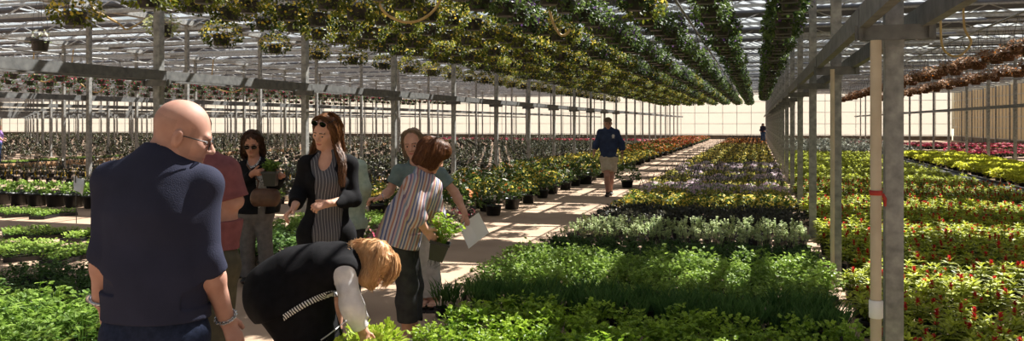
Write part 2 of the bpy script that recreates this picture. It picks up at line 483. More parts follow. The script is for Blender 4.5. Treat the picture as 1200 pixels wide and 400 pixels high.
def strands(paths, n, r, mats, name, parent, base, seed=1, curl=0.006, freq=6.0, shell=0.55):
    """thin tapered hair tubes along PATHS [[(point, spread radius), ...]]"""
    rg = np.random.default_rng(seed); mb = MB()
    for pth in paths:
        pts = np.array([p for p, _ in pth]); rad = np.array([q for _, q in pth]); m = len(pts)
        tt = np.linspace(0, m - 1, max(8, 3 * m)); i = np.minimum(tt.astype(int), m - 2); fr = (tt - i)[:, None]
        p0, p1, p2, p3 = pts[np.maximum(i - 1, 0)], pts[i], pts[i + 1], pts[np.minimum(i + 2, m - 1)]
        cp = 0.5 * (2 * p1 + (p2 - p0) * fr + (2 * p0 - 5 * p1 + 4 * p2 - p3) * fr ** 2 + (3 * p1 - p0 - 3 * p2 + p3) * fr ** 3)
        cr = np.interp(tt, np.arange(m), rad)
        for _ in range(n):
            o = rg.normal(size=3); o /= np.linalg.norm(o); o *= rg.uniform(shell, 1.0)
            ph = rg.uniform(0, 6.28, 3); e = rg.uniform(.8, 1.0)
            k = max(4, int(len(cp) * e)); q = np.linspace(0, 1, k)
            w = curl * np.sin(freq * q[:, None] * 3 + ph) * q[:, None]
            mb.tube(cp[:k] + o * cr[:k, None] + w, r * (1 - .75 * q ** 2), 3, 0, False, rg.uniform(0, 1))
    return _child(mb, name, mats, parent, base)

def comb(o, body, base, flow, n, L, r, mat, name='hair_strand', seed=3, lift=.004):
    """fine tubes combed over the surface of a hair mass along FLOW(point) in world space"""
    from mathutils.bvhtree import BVHTree
    me = o.data; tr = BVHTree.FromPolygons([tuple(v.co) for v in me.vertices], [tuple(p.vertices) for p in me.polygons])
    rg = np.random.default_rng(seed); mb = MB(); nv = len(me.vertices); st = .014
    for _ in range(n):
        p = np.array(me.vertices[int(rg.integers(nv))].co); pts = []; k = int(L / st * rg.uniform(.6, 1.1)); j = rg.normal(size=3) * .14; up_ = lift * rg.uniform(.1, 1)
        for i in range(max(4, k)):
            h = tr.find_nearest(Vector(p))
            if h[0] is None: break
            nn = np.array(h[1]); q = np.array(h[0]) + nn * up_; pts.append(q + base)
            f = flow(q + base) + j; f = f - nn * (f @ nn)
            if np.linalg.norm(f) < .05: break
            p = q + unit(f) * st
        if len(pts) >= 4: mb.tube(np.array(pts), r * (1 - .7 * np.linspace(0, 1, len(pts)) ** 2), 3, 0, False, rg.uniform(0, 1))
    return _child(mb, name, mat, o, np.array([0, 0, 0.0]) + base)

def skinmat(name, c, lo=0.85):
    m, nt, out = _nodes(name); N, L = nt.nodes, nt.links
    b = N.new('ShaderNodeBsdfPrincipled'); L.new(b.outputs[0], out.inputs[0])
    tc = N.new('ShaderNodeTexCoord'); nz = N.new('ShaderNodeTexNoise'); nz.inputs['Scale'].default_value = 22; nz.inputs['Detail'].default_value = 5
    L.new(tc.outputs['Object'], nz.inputs['Vector'])
    rp = N.new('ShaderNodeValToRGB'); e = rp.color_ramp.elements; e[0].position, e[1].position = .3, .7
    e[0].color = (c[0] * lo, c[1] * lo * .93, c[2] * lo * .92, 1); e[1].color = c
    L.new(nz.outputs['Fac'], rp.inputs[0]); L.new(rp.outputs[0], b.inputs['Base Color'])
    b.inputs['Roughness'].default_value = .62; b.inputs['Subsurface Weight'].default_value = .12
    b.inputs['Subsurface Radius'].default_value = (.012, .005, .003); b.inputs['Subsurface Scale'].default_value = .6
    return m

def hairmat(name, c1, c2):
    m = leafmat(name, c1, c2, .25, .42, var=0.0)
    return m

def cloth(name, c, c2=None, scale=30, rough=.9, bump=.25):
    return pmat(name, c, c2 or tuple(x * .82 for x in c[:3]) + (1,), scale, rough, 0, bump, 260, spec=.15)

def facemats(skin, brow, lips=None):
    return [skin, lips or skinmat('lips', lin(188, 116, 104)), brow, M['iris'], M['eye_white']]
M['iris'] = pmat('iris', lin(44, 32, 26), lin(30, 22, 18), 40, .2)
M['eye_white'] = pmat('eye_white', lin(196, 184, 176), lin(180, 168, 160), 40, .4)
# ---------------------------------------------------------------- greenhouse shell
BAY, X0, SP, Y0 = 8.58, 0.78, 3.66, 5.25
ROWS = [X0 + BAY * 2, X0 + BAY] + [X0 - BAY * i for i in range(13)]
YE, YN = 86.0, -7.0
XL, XR_ = ROWS[-1], ROWS[0]
M['concrete'] = pmat('dusty_concrete', lin(192, 164, 138), lin(166, 140, 118), 0.9, 0.9, 0, 0.25, 24, world=True, detail=8)
def panelmat(name, c, trans=.75):
    m, nt, out = _nodes(name); N, L = nt.nodes, nt.links
    a = N.new('ShaderNodeBsdfTranslucent'); a.inputs[0].default_value = c
    b = N.new('ShaderNodeBsdfDiffuse'); b.inputs[0].default_value = c
    x = N.new('ShaderNodeMixShader'); x.inputs[0].default_value = trans
    L.new(b.outputs[0], x.inputs[1]); L.new(a.outputs[0], x.inputs[2]); L.new(x.outputs[0], out.inputs[0])
    return m
def glazing(name, tint, white):
    m, nt, out = _nodes(name); N, L = nt.nodes, nt.links
    t = N.new('ShaderNodeBsdfTransparent'); t.inputs[0].default_value = tint
    b = N.new('ShaderNodeBsdfTranslucent'); b.inputs[0].default_value = (.8, .82, .84, 1)
    x = N.new('ShaderNodeMixShader'); x.inputs[0].default_value = white
    L.new(t.outputs[0], x.inputs[1]); L.new(b.outputs[0], x.inputs[2]); L.new(x.outputs[0], out.inputs[0])
    return m
M['thin_paper'] = panelmat('thin_paper', lin(248, 248, 246), .6)
M['wall_poly'] = panelmat('cream_polycarbonate', lin(228, 224, 218), .66)
M['wall_poly_side'] = panelmat('tan_polycarbonate', lin(206, 192, 168), .4)
M['roof_poly'] = glazing('roof_film', (.93, .95, .97, 1), .14)
M['curtain'] = panelmat('grey_shade_cloth', lin(114, 115, 120), .25)
M['alu'] = pmat('aluminium', lin(196, 196, 194), lin(160, 160, 160), 12, .45, .3)

def struct(name, mb, mat, parent=None, smooth=False):
    o = mb.build(name, mat, parent, smooth)
    return tag(o, kind='structure') if parent is None else o

mb = MB(); mb.box(((XL + XR_) / 2, (YE + YN) / 2, -.05), ((XR_ - XL) / 2 + .3, (YE - YN) / 2 + .3, .05)); struct('floor', mb, M['concrete'])
mb = MB(); mb.box((-40, 50, -.16), (220, 220, .05)); g = struct('ground', mb, pmat('outside_ground', lin(176, 164, 140), lin(140, 136, 104), .3, .95, world=True))
# end wall and side wall: clear sheets in a grid of bars on a low concrete kerb
mb = MB(); mb.box(((XL + XR_) / 2, YE, 2.6), ((XR_ - XL) / 2, .01, 2.2)); w = struct('wall_back', mb, M['wall_poly'])
mb = MB()
for x in np.arange(XL, XR_, 1.43): mb.box((x, YE - .06, 2.5), (.022, .03, 2.4))
for z in (.5, 1.6, 2.75, 3.9): mb.box(((XL + XR_) / 2, YE - .06, z), ((XR_ - XL) / 2, .03, .022))
mb.build('wall_bar', M['alu'], w)
mb = MB(); mb.box(((XL + XR_) / 2, YE - .02, .2), ((XR_ - XL) / 2, .08, .2)); mb.build('kerb', pmat('kerb_concrete', lin(150, 136, 118), lin(120, 108, 94), 4, .9), w)
mb = MB(); mb.box((XR_ + .2, (YE + YN) / 2, 2.5), (.01, (YE - YN) / 2, 2.1)); w = struct('wall_right', mb, M['wall_poly_side'])
mb = MB()
for y in np.arange(YN, YE, .915): mb.box((XR_ + .14, y, 2.5), (.025, .025, 2.1))
for z in (.45, 1.3, 2.15, 3.0, 3.8): mb.box((XR_ + .14, (YE + YN) / 2, z), (.025, (YE - YN) / 2, .03))
mb.build('wall_bar', M['alu'], w)
mb = MB(); mb.box((XR_ + .2, (YE + YN) / 2, .2), (.08, (YE - YN) / 2, .2)); mb.build('kerb', pmat('side_kerb_concrete', lin(150, 136, 118), lin(120, 108, 94), 4, .9), w)
mb = MB(); mb.box((XL - .1, (YE + YN) / 2, 2.3), (.01, (YE - YN) / 2, 2.3)); struct('wall_left', mb, M['wall_poly_side'])

# roof: gabled film over gutters, trusses, flat bands of shade cloth drawn across each bay
ZG, ZR, ZC = 4.75, 6.5, 4.85
mb = MB(); mg = MB(); mt = MB(); mc = MB(); mp = MB()
rg = random.Random(3)
for i in range(len(ROWS) - 1):
    xa, xb = ROWS[i + 1], ROWS[i]; xm = (xa + xb) / 2
    for x, z, x2, z2 in ((xa, ZG, xm, ZR), (xm, ZR, xb, ZG)):
        mb.add([(x, YN, z), (x2, YN, z2), (x2, YE, z2), (x, YE, z)], [[0, 1, 2, 3]])
    mg.box((xa, (YE + YN) / 2, ZG - .06), (.13, (YE - YN) / 2, .07))
    for k in range(-3, 23):
        y = Y0 + SP * k
        if y > YE - .5: break
        near = (abs(xm) < 22)
        mt.bar((xa, y, 4.52), (xb, y, 4.52), .06, .07)
        for j in range(6):
            u0, u1 = xa + BAY * j / 6, xa + BAY * (j + .5) / 6
            mt.bar((u0, y, 4.52), (u1, y, 4.52 + .3), .03, .03); mt.bar((u1, y, 4.82), (xa + BAY * (j + 1) / 6, y, 4.52), .03, .03)
        mt.bar((xa, y, 4.83), (xb, y, 4.83), .05, .05)
        for q in (1, 2):
            yy = y + SP * q / 3; mt.bar((xa, yy, ZG), (xm, yy, ZR - .03), .05, .05); mt.bar((xm, yy, ZR - .03), (xb, yy, ZG), .05, .05)
        mt.bar((xa, y, ZG), (xm, y, ZR - .04), .06, .08); mt.bar((xm, y, ZR - .04), (xb, y, ZG), .06, .08)
        for q in ((0, 1) if xm < -9 else (0,)):
            n = 3 if near else 2
            for s in range(n):
                xs, xe = xa + BAY * s / n + .02, xa + BAY * (s + 1) / n - .02
                yc = y + .7 + 1.83 * q + rg.uniform(-.1, .1); dz = rg.uniform(-.06, .06)
                # a drawn band of cloth that sags between its wires
                w0 = rg.uniform(.8, 1.05) if xm < -9 else rg.uniform(2.2, 2.45) if xm > 1 else rg.uniform(1.55, 1.8); n_ = 5; V = []
                for a in range(n_):
                    t = a / (n_ - 1); V += [(xs, yc + (t - .5) * w0, ZC + dz - .05 * math.sin(math.pi * t)), (xe, yc + (t - .5) * w0, ZC + dz - .05 * math.sin(math.pi * t))]
                V = np.array(V); T2 = V + [0, 0, .012]
                f = [[2 * a, 2 * a + 1, 2 * a + 3, 2 * a + 2] for a in range(n_ - 1)]
                mc.add(V, [r[::-1] for r in f]); mc.add(T2, f)
                mc.tube([(xs, yc - w0 / 2, ZC + dz - .03), (xe, yc - w0 / 2, ZC + dz - .03)], .055, 6)
    if xm < -9 or xm > 1:
        for y in np.arange(Y0 + .3, YE - 1, 1.83): mp.bar((xa, y, 4.62), (xb, y, 4.62), .05, .05)
    for j in range(1, 6): mp.bar((xa + BAY * j / 6, YN, 4.9), (xa + BAY * j / 6, YE, 4.9), .035, .035)
    for j in (.25, .5, .75): mp.bar((xa + BAY * j, YN, ZR - abs(j - .5) * 3.5 - .06), (xa + BAY * j, YE, ZR - abs(j - .5) * 3.5 - .06), .05, .06)
ce = struct('ceiling', mb, M['roof_poly'])
mg.build('gutter', M['steel'], ce); mt.build('truss', M['alu'], ce); mc.build('shade_curtain', M['curtain'], ce, True); mp.build('purlin', M['alu'], ce)

# ---------------------------------------------------------------- posts and rails
def post_mesh():
    mb = MB(); mb.box((0, 0, 2.3), (.05, .05, 2.3)); mb.box((0, 0, .012), (.09, .09, .012)); mb.box((0, 0, 2.2), (.054, .054, .05))
    return mb.mesh('steel_post', M['steel'])
PM = post_mesh()
ordn = ['first', 'second', 'third', 'fourth', 'fifth', 'sixth', 'seventh', 'eighth', 'ninth', 'tenth']
def post(x, y, label, group=None):
    o = link('steel_post', PM, None, (x, y, 0)); return tag(o, label, 'post', group)
for ri, x in enumerate(ROWS):
    k = 0
    for j in range(0, 23):
        y = Y0 + SP * j
        if y > YE - 1 or not in_view((x, y, 1.5), 90): continue
        k += 1
        if x == X0:
            lb = f'grey square steel post between the herb bed and the red-plumed bed, {ordn[k-1]} from the camera' if k <= 6 else 'thin far grey steel post in the row between herb bed and red-plumed bed'
            gr = None if k <= 6 else 'far posts beside the red-plumed bed'
        elif ri == 3:
            lb = f'grey steel post beyond the people under the leftmost baskets, {ordn[k-1]} from the bald man' if k <= 7 else 'thin far grey steel post beyond the flowering pots beside the path'
            gr = None if k <= 7 else 'far posts beyond the flowering pots'
        elif ri < 2: lb, gr = 'slim grey steel post in the bay of rust-coloured hanging baskets', 'posts of the rust basket bay'
        elif ri == 4 and k <= 4: lb, gr = f'slim grey steel post by the potted rows across the yard, {ordn[k-1]} from the picture edge', None
        else: lb, gr = 'slim distant grey steel post among the far plant rows', 'distant posts among far plants'
        post(x, y, lb, gr)
for ri, x in enumerate(ROWS):
    ys = max(YN, Y0 - 3 * SP) if ri in (2, 3) else YN
    nm = {1: 'beyond the red-plumed bed', 2: 'above the herb bed edge', 3: 'behind the group of people', 4: 'crossing the sky of far potted rows'}.get(ri)
    if ri == 0: continue
    b = empty('steel_rail', (x, ys, 2.27), ('twin grey steel rail bolted to the post row ' + nm) if nm else 'long thin grey steel rail over the far plant rows', 'rail', None if nm else 'rails over the far plant rows')
    for sx in ((-.17, .17) if ri in (2, 3) else (-.08,)):
        mb = MB(); mb.box((sx, (YE - ys) / 2, .065), (.028, (YE - ys) / 2, .065)); link('rail_bar', mb.mesh('rail_bar', M['steel_dull']), b)
    if ri in (2, 3):
        for j in range(0, 12):
            y = Y0 + SP * j - ys - .06; mb = MB(); mb.box((0, y, -.03), (.22, .006, .045)); mb.box((-.19, y, .02), (.012, .03, .09)); mb.box((.19, y, .02), (.012, .03, .09)); link('bracket', mb.mesh('bracket', M['steel_dull']), b)
# cream water pipe clamped in front of the nearest post
pp = P(1026.5, 300, 4.72); pb = np.array([pp[0], pp[1], 0])
o = empty('water_pipe', tuple(pb), 'cream plastic water pipe standing in front of the nearest steel post', 'pipe')
mb = MB(); mb.tube([pb, pb + UP * 2.19], .032, 20); _child(mb, 'pipe_body', M['pvc'], o, pb)
z = P(1026, 363, 4.72)[2]; mb = MB(); mb.lathe([(.036, 0), (.04, .006), (.04, .1), (.036, .107)], 20, pb + UP * (z - .05)); _child(mb, 'pipe_collar', M['white_paper'], o, pb)
z = P(1026, 227, 4.72)[2]; mb = MB(); mb.lathe([(.034, 0), (.037, .004), (.037, .026), (.034, .03)], 20, pb + UP * (z - .01)); mb.tube([pb + UP * z + D3(1, 0, -.4) * .036, pb + UP * (z - .03) + D3(1, 0, -.4) * .048, pb + UP * (z - .08) + D3(1, .1, -.4) * .05], [.008, .012, .006], 5); _child(mb, 'red_tape', M['red_tape'], o, pb)
pp = P(975.5, 250, 8.15); pb = np.array([pp[0], pp[1], 0])
o = empty('water_pipe', tuple(pb), 'slim cream water pipe beside the second post from the camera', 'pipe'); mb = MB(); mb.tube([pb, pb + UP * 2.25], .022, 14); _child(mb, 'pipe_body', M['pvc'], o, pb)
# tan watering hoses looped under the roof
def hose(pts, label, r=.016):
    mb = MB(); p = np.array([P(*q) for q in pts]); t = np.linspace(0, len(p) - 1, 40); i = np.minimum(t.astype(int), len(p) - 2); f = (t - i)[:, None]
    p0, p1, p2, p3 = p[np.maximum(i - 1, 0)], p[i], p[i + 1], p[np.minimum(i + 2, len(p) - 1)]
    c = .5 * (2 * p1 + (p2 - p0) * f + (2 * p0 - 5 * p1 + 4 * p2 - p3) * f ** 2 + (3 * p1 - p0 - 3 * p2 + p3) * f ** 3)
    mb.tube(c, r, 8); tag(mb.build('hanging_hose', M['hose'], None, True, c[0]), label, 'hose')
hose([(432, -40, 9), (445, 6, 9), (462, 22, 9), (482, 26, 9), (502, 18, 9), (516, 0, 9), (522, -30, 9)], 'tan hose hanging in a wide loop among yellow baskets above the long-haired woman')
hose([(578, -30, 10), (580, 2, 10), (592, 8, 10), (606, 2, 10), (610, -30, 10)], 'tan hose loop hanging at the top edge above the paper sheet', .022)
hose([(640, -20, 9.5), (646, 20, 9.5), (656, 40, 9.5), (664, 40, 9.5), (668, 34, 9.5)], 'short tan hose end dangling between green baskets over the path', .016)
hose([(96, -40, 12), (108, 8, 12), (122, 18, 12), (140, 28, 12.5), (150, 34, 13), (175, 20, 13.5)], 'tan hose sagging beside the yellow basket at the upper corner')
hose([(1128, -30, 14), (1130, 30, 14), (1138, 50, 14), (1122, 66, 14), (1105, 56, 14), (1102, 20, 14)], 'tan hose loop hanging in the bay of rust-coloured baskets', .02)
for k_, (a, b_) in enumerate((((40, 88, 26), (52, 96, 26)), ((86, 88, 28), (110, 108, 28)), ((250, 100, 30), (272, 108, 30)))): 
    hose([(a[0], a[1] - 30, a[2]), a, b_, (b_[0] + 14, b_[1] - 6, b_[2])], ['tan drip hose drooping over far baskets near the picture edge', 'tan drip hose drooping over far baskets behind the slim post', 'tan drip hose drooping over far baskets behind the bald man'][k_], .02)
# timber kerb along the far potted yard and a paper flag on a stake
mb = MB(); mb.box((-26.2, 48, .1), (.09, 36, .1)); tag(mb.build('timber_kerb', M['wood'], None, False, (-26.2, 48, 0)), 'pale timber kerb along the edge of the far potted yard', 'kerb')
sb = P(89.5, 262, 0.0 + F * CH / (262 - HZ)); mb = MB(); sb = np.array([sb[0], sb[1], 0]); ds = (sb - CAM) @ FWD
o = empty('paper_flag', tuple(sb), 'white paper flag on a thin stake in front of black pots', 'flag')
mb.tube([sb, P(88.5, 205, ds)], .007, 6); _child(mb, 'stake', M['wire'], o, sb)
mb = MB(); k = [P(86.5, 205, ds), P(98, 211, ds + .1), P(96, 230, ds), P(87.5, 222, ds - .1)]; nn = unit(np.cross(k[1] - k[0], k[3] - k[0]))
V = []; G = 6
for s in (.001, -.001):
    for i in range(G + 1):
        for j in range(G + 1):
            u, v = i / G, j / G; V.append((k[0] * (1 - u) + k[1] * u) * (1 - v) + (k[3] * (1 - u) + k[2] * u) * v + nn * (s + .03 * math.sin(u * 4 + v * 2)))
q = lambda i, j, o: o + i * (G + 1) + j
mb.add(V, [[q(i, j, 0), q(i + 1, j, 0), q(i + 1, j + 1, 0), q(i, j + 1, 0)] for i in range(G) for j in range(G)] + [[q(i, j, 49), q(i, j + 1, 49), q(i + 1, j + 1, 49), q(i + 1, j, 49)] for i in range(G) for j in range(G)])
_child(mb, 'paper', M['white_paper'], o, sb)

# ---------------------------------------------------------------- light, camera
SUN = unit((.42, .62, .92))
w = bpy.data.worlds.new('sky'); bpy.context.scene.world = w; w.use_nodes = True
nt = w.node_tree; nt.nodes.clear()
sk = nt.nodes.new('ShaderNodeTexSky'); sk.sky_type = 'NISHITA'; sk.sun_disc = False
sk.sun_elevation = math.asin(SUN[2]); sk.sun_rotation = math.atan2(SUN[0], SUN[1]); sk.air_density = 1.2; sk.dust_density = 2.5
bg = nt.nodes.new('ShaderNodeBackground'); bg.inputs[1].default_value = SKY_STRENGTH = 0.10
ou = nt.nodes.new('ShaderNodeOutputWorld'); nt.links.new(sk.outputs[0], bg.inputs[0]); nt.links.new(bg.outputs[0], ou.inputs[0])
sl = bpy.data.lights.new('sun', 'SUN'); sl.energy = 15.0; sl.angle = math.radians(.55); sl.color = (1, .95, .87)
so = bpy.data.objects.new('sun', sl); C.objects.link(so); so.rotation_euler = Vector(tuple(SUN)).to_track_quat('Z', 'Y').to_euler(); so.location = (0, 0, 30)
cd = bpy.data.cameras.new('camera'); cam = bpy.data.objects.new('camera', cd); C.objects.link(cam)
cd.sensor_width = 36; cd.lens = F / 1200 * 36; cd.shift_y = -(200 - HZ) / 1200; cd.clip_start = .05; cd.clip_end = 600
cam.location = (0, 0, CH); cam.rotation_euler = (math.radians(90), 0, TH)
sc = bpy.context.scene; sc.camera = cam
sc.view_settings.view_transform = 'Standard'; sc.view_settings.look = 'None'; sc.view_settings.gamma = 1; sc.view_settings.use_curve_mapping = False
sc.view_settings.exposure = EXPOSURE = 0.0
sc.cycles.use_denoising = True; sc.cycles.transparent_max_bounces = 40; sc.cycles.max_bounces = 10; sc.cycles.transmission_bounces = 8
# ---------------------------------------------------------------- plants
def rot_from(d, up=None, roll=None):
    """(m,3) blade directions -> rotation matrices whose Y is the blade, Z its upper face"""
    d = d / np.linalg.norm(d, axis=1)[:, None]
    u = np.tile([0, 0, 1.0], (len(d), 1)) if up is None else up
    x = np.cross(d, u); nx = np.linalg.norm(x, axis=1); x[nx < 1e-3] = [1, 0, 0]; x /= np.linalg.norm(x, axis=1)[:, None]
    z = np.cross(x, d)
    if roll is not None:
        c, s = np.cos(roll)[:, None], np.sin(roll)[:, None]; x, z = x * c + z * s, z * c - x * s
    return np.stack([x, d, z], 2)
def dome_dirs(rg, m, lo=-.1, hi=1.0):
    z = rg.uniform(lo, hi, m); a = rg.uniform(0, 2 * math.pi, m); r = np.sqrt(np.maximum(1 - z * z, 0))
    return np.stack([r * np.cos(a), r * np.sin(a), z], 1)
T_LANCE = np.array([(0, 0, 0), (-.13, .3, .03), (.13, .3, .03), (0, .35, -.02), (-.12, .62, .0), (.12, .62, .0), (0, .66, -.05), (0, 1, -.16)])
F_LANCE = [[0, 3, 1], [0, 2, 3], [1, 3, 4], [3, 6, 4], [3, 2, 5], [3, 5, 6], [4, 6, 7], [6, 5, 7]]
T_OVAL = np.array([(0, 0, 0), (-.3, .3, .05), (-.34, .62, .02), (0, 1, -.08), (.34, .62, .02), (.3, .3, .05), (0, .5, -.05)])
F_OVAL = [[0, 6, 1], [1, 6, 2], [2, 6, 3], [3, 6, 4], [4, 6, 5], [5, 6, 0]]
# a frilly three-lobed leaf
_a = []
for lb, (ax, L) in enumerate(((-.95, .75), (0, 1.0), (.95, .75))):
    for k, (da, r) in enumerate(((-.42, .66), (-.16, .95), (0, .8), (.16, 1.0), (.42, .66))):
        _a.append((math.sin(ax + da) * r * L * .72, .25 + math.cos(ax + da) * r * L * .72, .05 * math.sin(k * 3 + lb)))
T_LOBE = np.array([(0, 0, 0), (0, .25, -.02)] + _a)
F_LOBE = [[1, 2 + i + 1, 2 + i] for i in range(14)] + [[0, 1, 2], [0, 16, 1]]
T_DIA = np.array([(0, 0, 0), (-.32, .5, .06), (0, 1, -.04), (.32, .5, .06)]); F_DIA = [[0, 2, 1], [0, 3, 2]]
T_PETAL = np.array([(math.cos(a) * r, math.sin(a) * r, h) for a, r, h in [(0, 0, 0)] + [(i * math.pi / 5, 1 if i % 2 == 0 else .62, .12) for i in range(10)]])
F_PETAL = [[0, 1 + i, 1 + (i + 1) % 10] for i in range(10)]

def pot_round(mb, r, h, mat=0, soil=1, n=16):
    mb.lathe([(0, .004), (r * .74, 0), (r * .8, .01), (r * .97, h * .86), (r * 1.04, h * .87), (r * 1.04, h), (r * .95, h), (r * .93, h * .85)], n, mat=mat)
    mb.lathe([(r * .93, h * .86), (r * .5, h * .9), (0, h * .9)], n, mat=soil)
def pot_square(mb, r, h, mat=0, soil=1):
    q = np.array([(-1, -1), (1, -1), (1, 1), (-1, 1)], float); ring_ = lambda s, z: np.column_stack([q * s, np.full(4, z)])
    V = np.vstack([ring_(r * .72, 0), ring_(r * .97, h * .85), ring_(r * 1.05, h * .86), ring_(r * 1.05, h), ring_(r * .95, h), ring_(r * .92, h * .8)])
    f = [[i * 4 + j, i * 4 + (j + 1) % 4, i * 4 + 4 + (j + 1) % 4, i * 4 + 4 + j] for i in range(5) for j in range(4)] + [[3, 2, 1, 0]]
    mb.add(V, f, mat); mb.add(ring_(r * .93, h * .84), [[0, 1, 2, 3]], soil)

def herb(rg, h, r, stems, leaves, size, T, Fc, z0=.09, droop=.3, mb=None, mat=0, upright=.0, lo=.15, dark=.25):
    """stems splayed from the pot carrying leaves towards their tips; tint rises towards the young leaves"""
    mb = mb or MB(); pos, dr, tint = [], [], []
    for _ in range(stems):
        a = rg.uniform(0, 6.283); q = math.sqrt(rg.uniform(0, 1)); tip = np.array([math.cos(a) * r * q, math.sin(a) * r * q, z0 + (h - z0) * (1 - .35 * q * q) * rg.uniform(.72, 1.05)])
        b = np.array([math.cos(a) * .03 * q, math.sin(a) * .03 * q, z0 - .01]); m = (b + tip) / 2 + np.array([0, 0, (h - z0) * .12])
        mb.tube([b, m, tip], [.0022, .0018, .0012], 3, mat, False, .35)
        for i in range(leaves):
            t = rg.uniform(lo, 1) ** .7; p = b * (1 - t) ** 2 + 2 * m * t * (1 - t) + tip * t * t
            aa = a + rg.normal() * 1.1; e = rg.uniform(-.35, .75) + upright
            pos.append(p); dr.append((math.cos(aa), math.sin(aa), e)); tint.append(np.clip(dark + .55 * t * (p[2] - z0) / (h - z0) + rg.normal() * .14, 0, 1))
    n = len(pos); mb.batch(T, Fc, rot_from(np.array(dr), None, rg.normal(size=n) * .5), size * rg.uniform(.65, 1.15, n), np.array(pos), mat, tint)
    return mb

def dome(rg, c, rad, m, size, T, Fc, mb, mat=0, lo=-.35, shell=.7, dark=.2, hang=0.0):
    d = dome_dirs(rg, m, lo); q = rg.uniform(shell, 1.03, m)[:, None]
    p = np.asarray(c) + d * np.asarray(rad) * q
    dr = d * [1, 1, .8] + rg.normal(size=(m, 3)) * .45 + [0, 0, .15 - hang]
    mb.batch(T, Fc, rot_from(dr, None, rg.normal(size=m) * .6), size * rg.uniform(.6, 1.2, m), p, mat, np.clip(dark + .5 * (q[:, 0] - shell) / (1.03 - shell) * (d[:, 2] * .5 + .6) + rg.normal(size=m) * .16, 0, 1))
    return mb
def blooms(rg, c, rad, m, size, mb, mat=0, lo=.1, T=T_PETAL, Fc=F_PETAL):
    d = dome_dirs(rg, m, lo); p = np.asarray(c) + d * np.asarray(rad) * rg.uniform(.98, 1.08, m)[:, None]
    dr = rg.normal(size=(m, 3)); R = rot_from(np.cross(d + rg.normal(size=(m, 3)) * .25, dr)); Z = d / np.linalg.norm(d, axis=1)[:, None]
    X = np.cross(Z, dr); X /= np.linalg.norm(X, axis=1)[:, None]; Yv = np.cross(Z, X)
    mb.batch(T, Fc, np.stack([X, Yv, Z], 2), size * rg.uniform(.7, 1.2, m), p, mat, rg.uniform(0, 1, m))
    return mb

G_PARS = leafmat('parsley_leaf', lin(72, 116, 28), lin(190, 216, 76), .42, .36)
G_CIL = leafmat('cilantro_leaf', lin(70, 108, 40), lin(180, 206, 96), .42, .36)
G_DARK = leafmat('dark_herb_leaf', lin(44, 76, 36), lin(104, 136, 66), .38)
G_CHIVE = leafmat('chive_blade', lin(56, 94, 48), lin(112, 146, 76), .4)
G_SAGE = leafmat('sage_leaf', lin(120, 148, 92), lin(214, 224, 170), .5)
G_LIME = leafmat('lime_leaf', lin(150, 160, 30), lin(226, 226, 84), .5)
G_CEL = leafmat('celosia_leaf', lin(54, 78, 20), lin(200, 208, 70), .42, .5)
G_LET = leafmat('lettuce_leaf', lin(150, 176, 50), lin(206, 216, 96), .45)
G_TRAY = leafmat('seedling_leaf', lin(96, 138, 48), lin(176, 200, 96), .45)
G_MUM = leafmat('mum_leaf', lin(52, 80, 36), lin(116, 138, 62), .4)
G_BASK = leafmat('basket_leaf', lin(44, 62, 22), lin(176, 182, 62), .42)
G_VAR = leafmat('variegated_leaf', lin(120, 136, 78), lin(232, 230, 178), .5)
G_PURP = leafmat('dusky_leaf', lin(46, 48, 46), lin(98, 96, 78), .3)
G_SILV = leafmat('silver_leaf', lin(120, 128, 116), lin(176, 182, 166), .3)
G_COCO = leafmat('dried_leaf', lin(132, 94, 66), lin(216, 178, 144), .4)
G_TALL = leafmat('upright_dark_leaf', lin(34, 40, 28), lin(92, 100, 54), .35)
FL_RED = leafmat('red_plume', lin(170, 26, 30), lin(232, 66, 56), .4); FL_YEL = leafmat('yellow_bloom', lin(224, 190, 56), lin(250, 234, 120), .45)
FL_ORA = leafmat('orange_bloom', lin(214, 110, 40), lin(240, 158, 70), .4); FL_PIN = leafmat('pink_bloom', lin(196, 62, 96), lin(226, 110, 132), .4)
FL_LAV = leafmat('lavender_bloom', lin(226, 194, 210), lin(250, 234, 240), .45); FL_PUR = leafmat('purple_bloom', lin(88, 60, 120), lin(150, 116, 178), .4)
FL_WHI = leafmat('cream_bloom', lin(220, 216, 196), lin(246, 244, 232), .4); TAGY = pmat('yellow_plant_tag', lin(232, 196, 70), lin(222, 180, 50), 20, .5)
PB, SOIL = M['black_plastic'], M['soil']
POTW = pmat('grey_white_pot', lin(176, 170, 160), lin(150, 144, 136), 20, .6)

STAND = [P(x, 300, d) for x, d in ((183, 2.84), (243, 4.3), (300, 8.4), (384, 6.2), (405, 7.3), (502, 7.3), (480, 6.2), (345, 5.0), (713, 18.4), (894, 64.0), (-1, 32.0))]
PSTAND = [(x, y, 0) for x in ROWS[1:5] for y in [Y0 + SP * j for j in range(23)]]

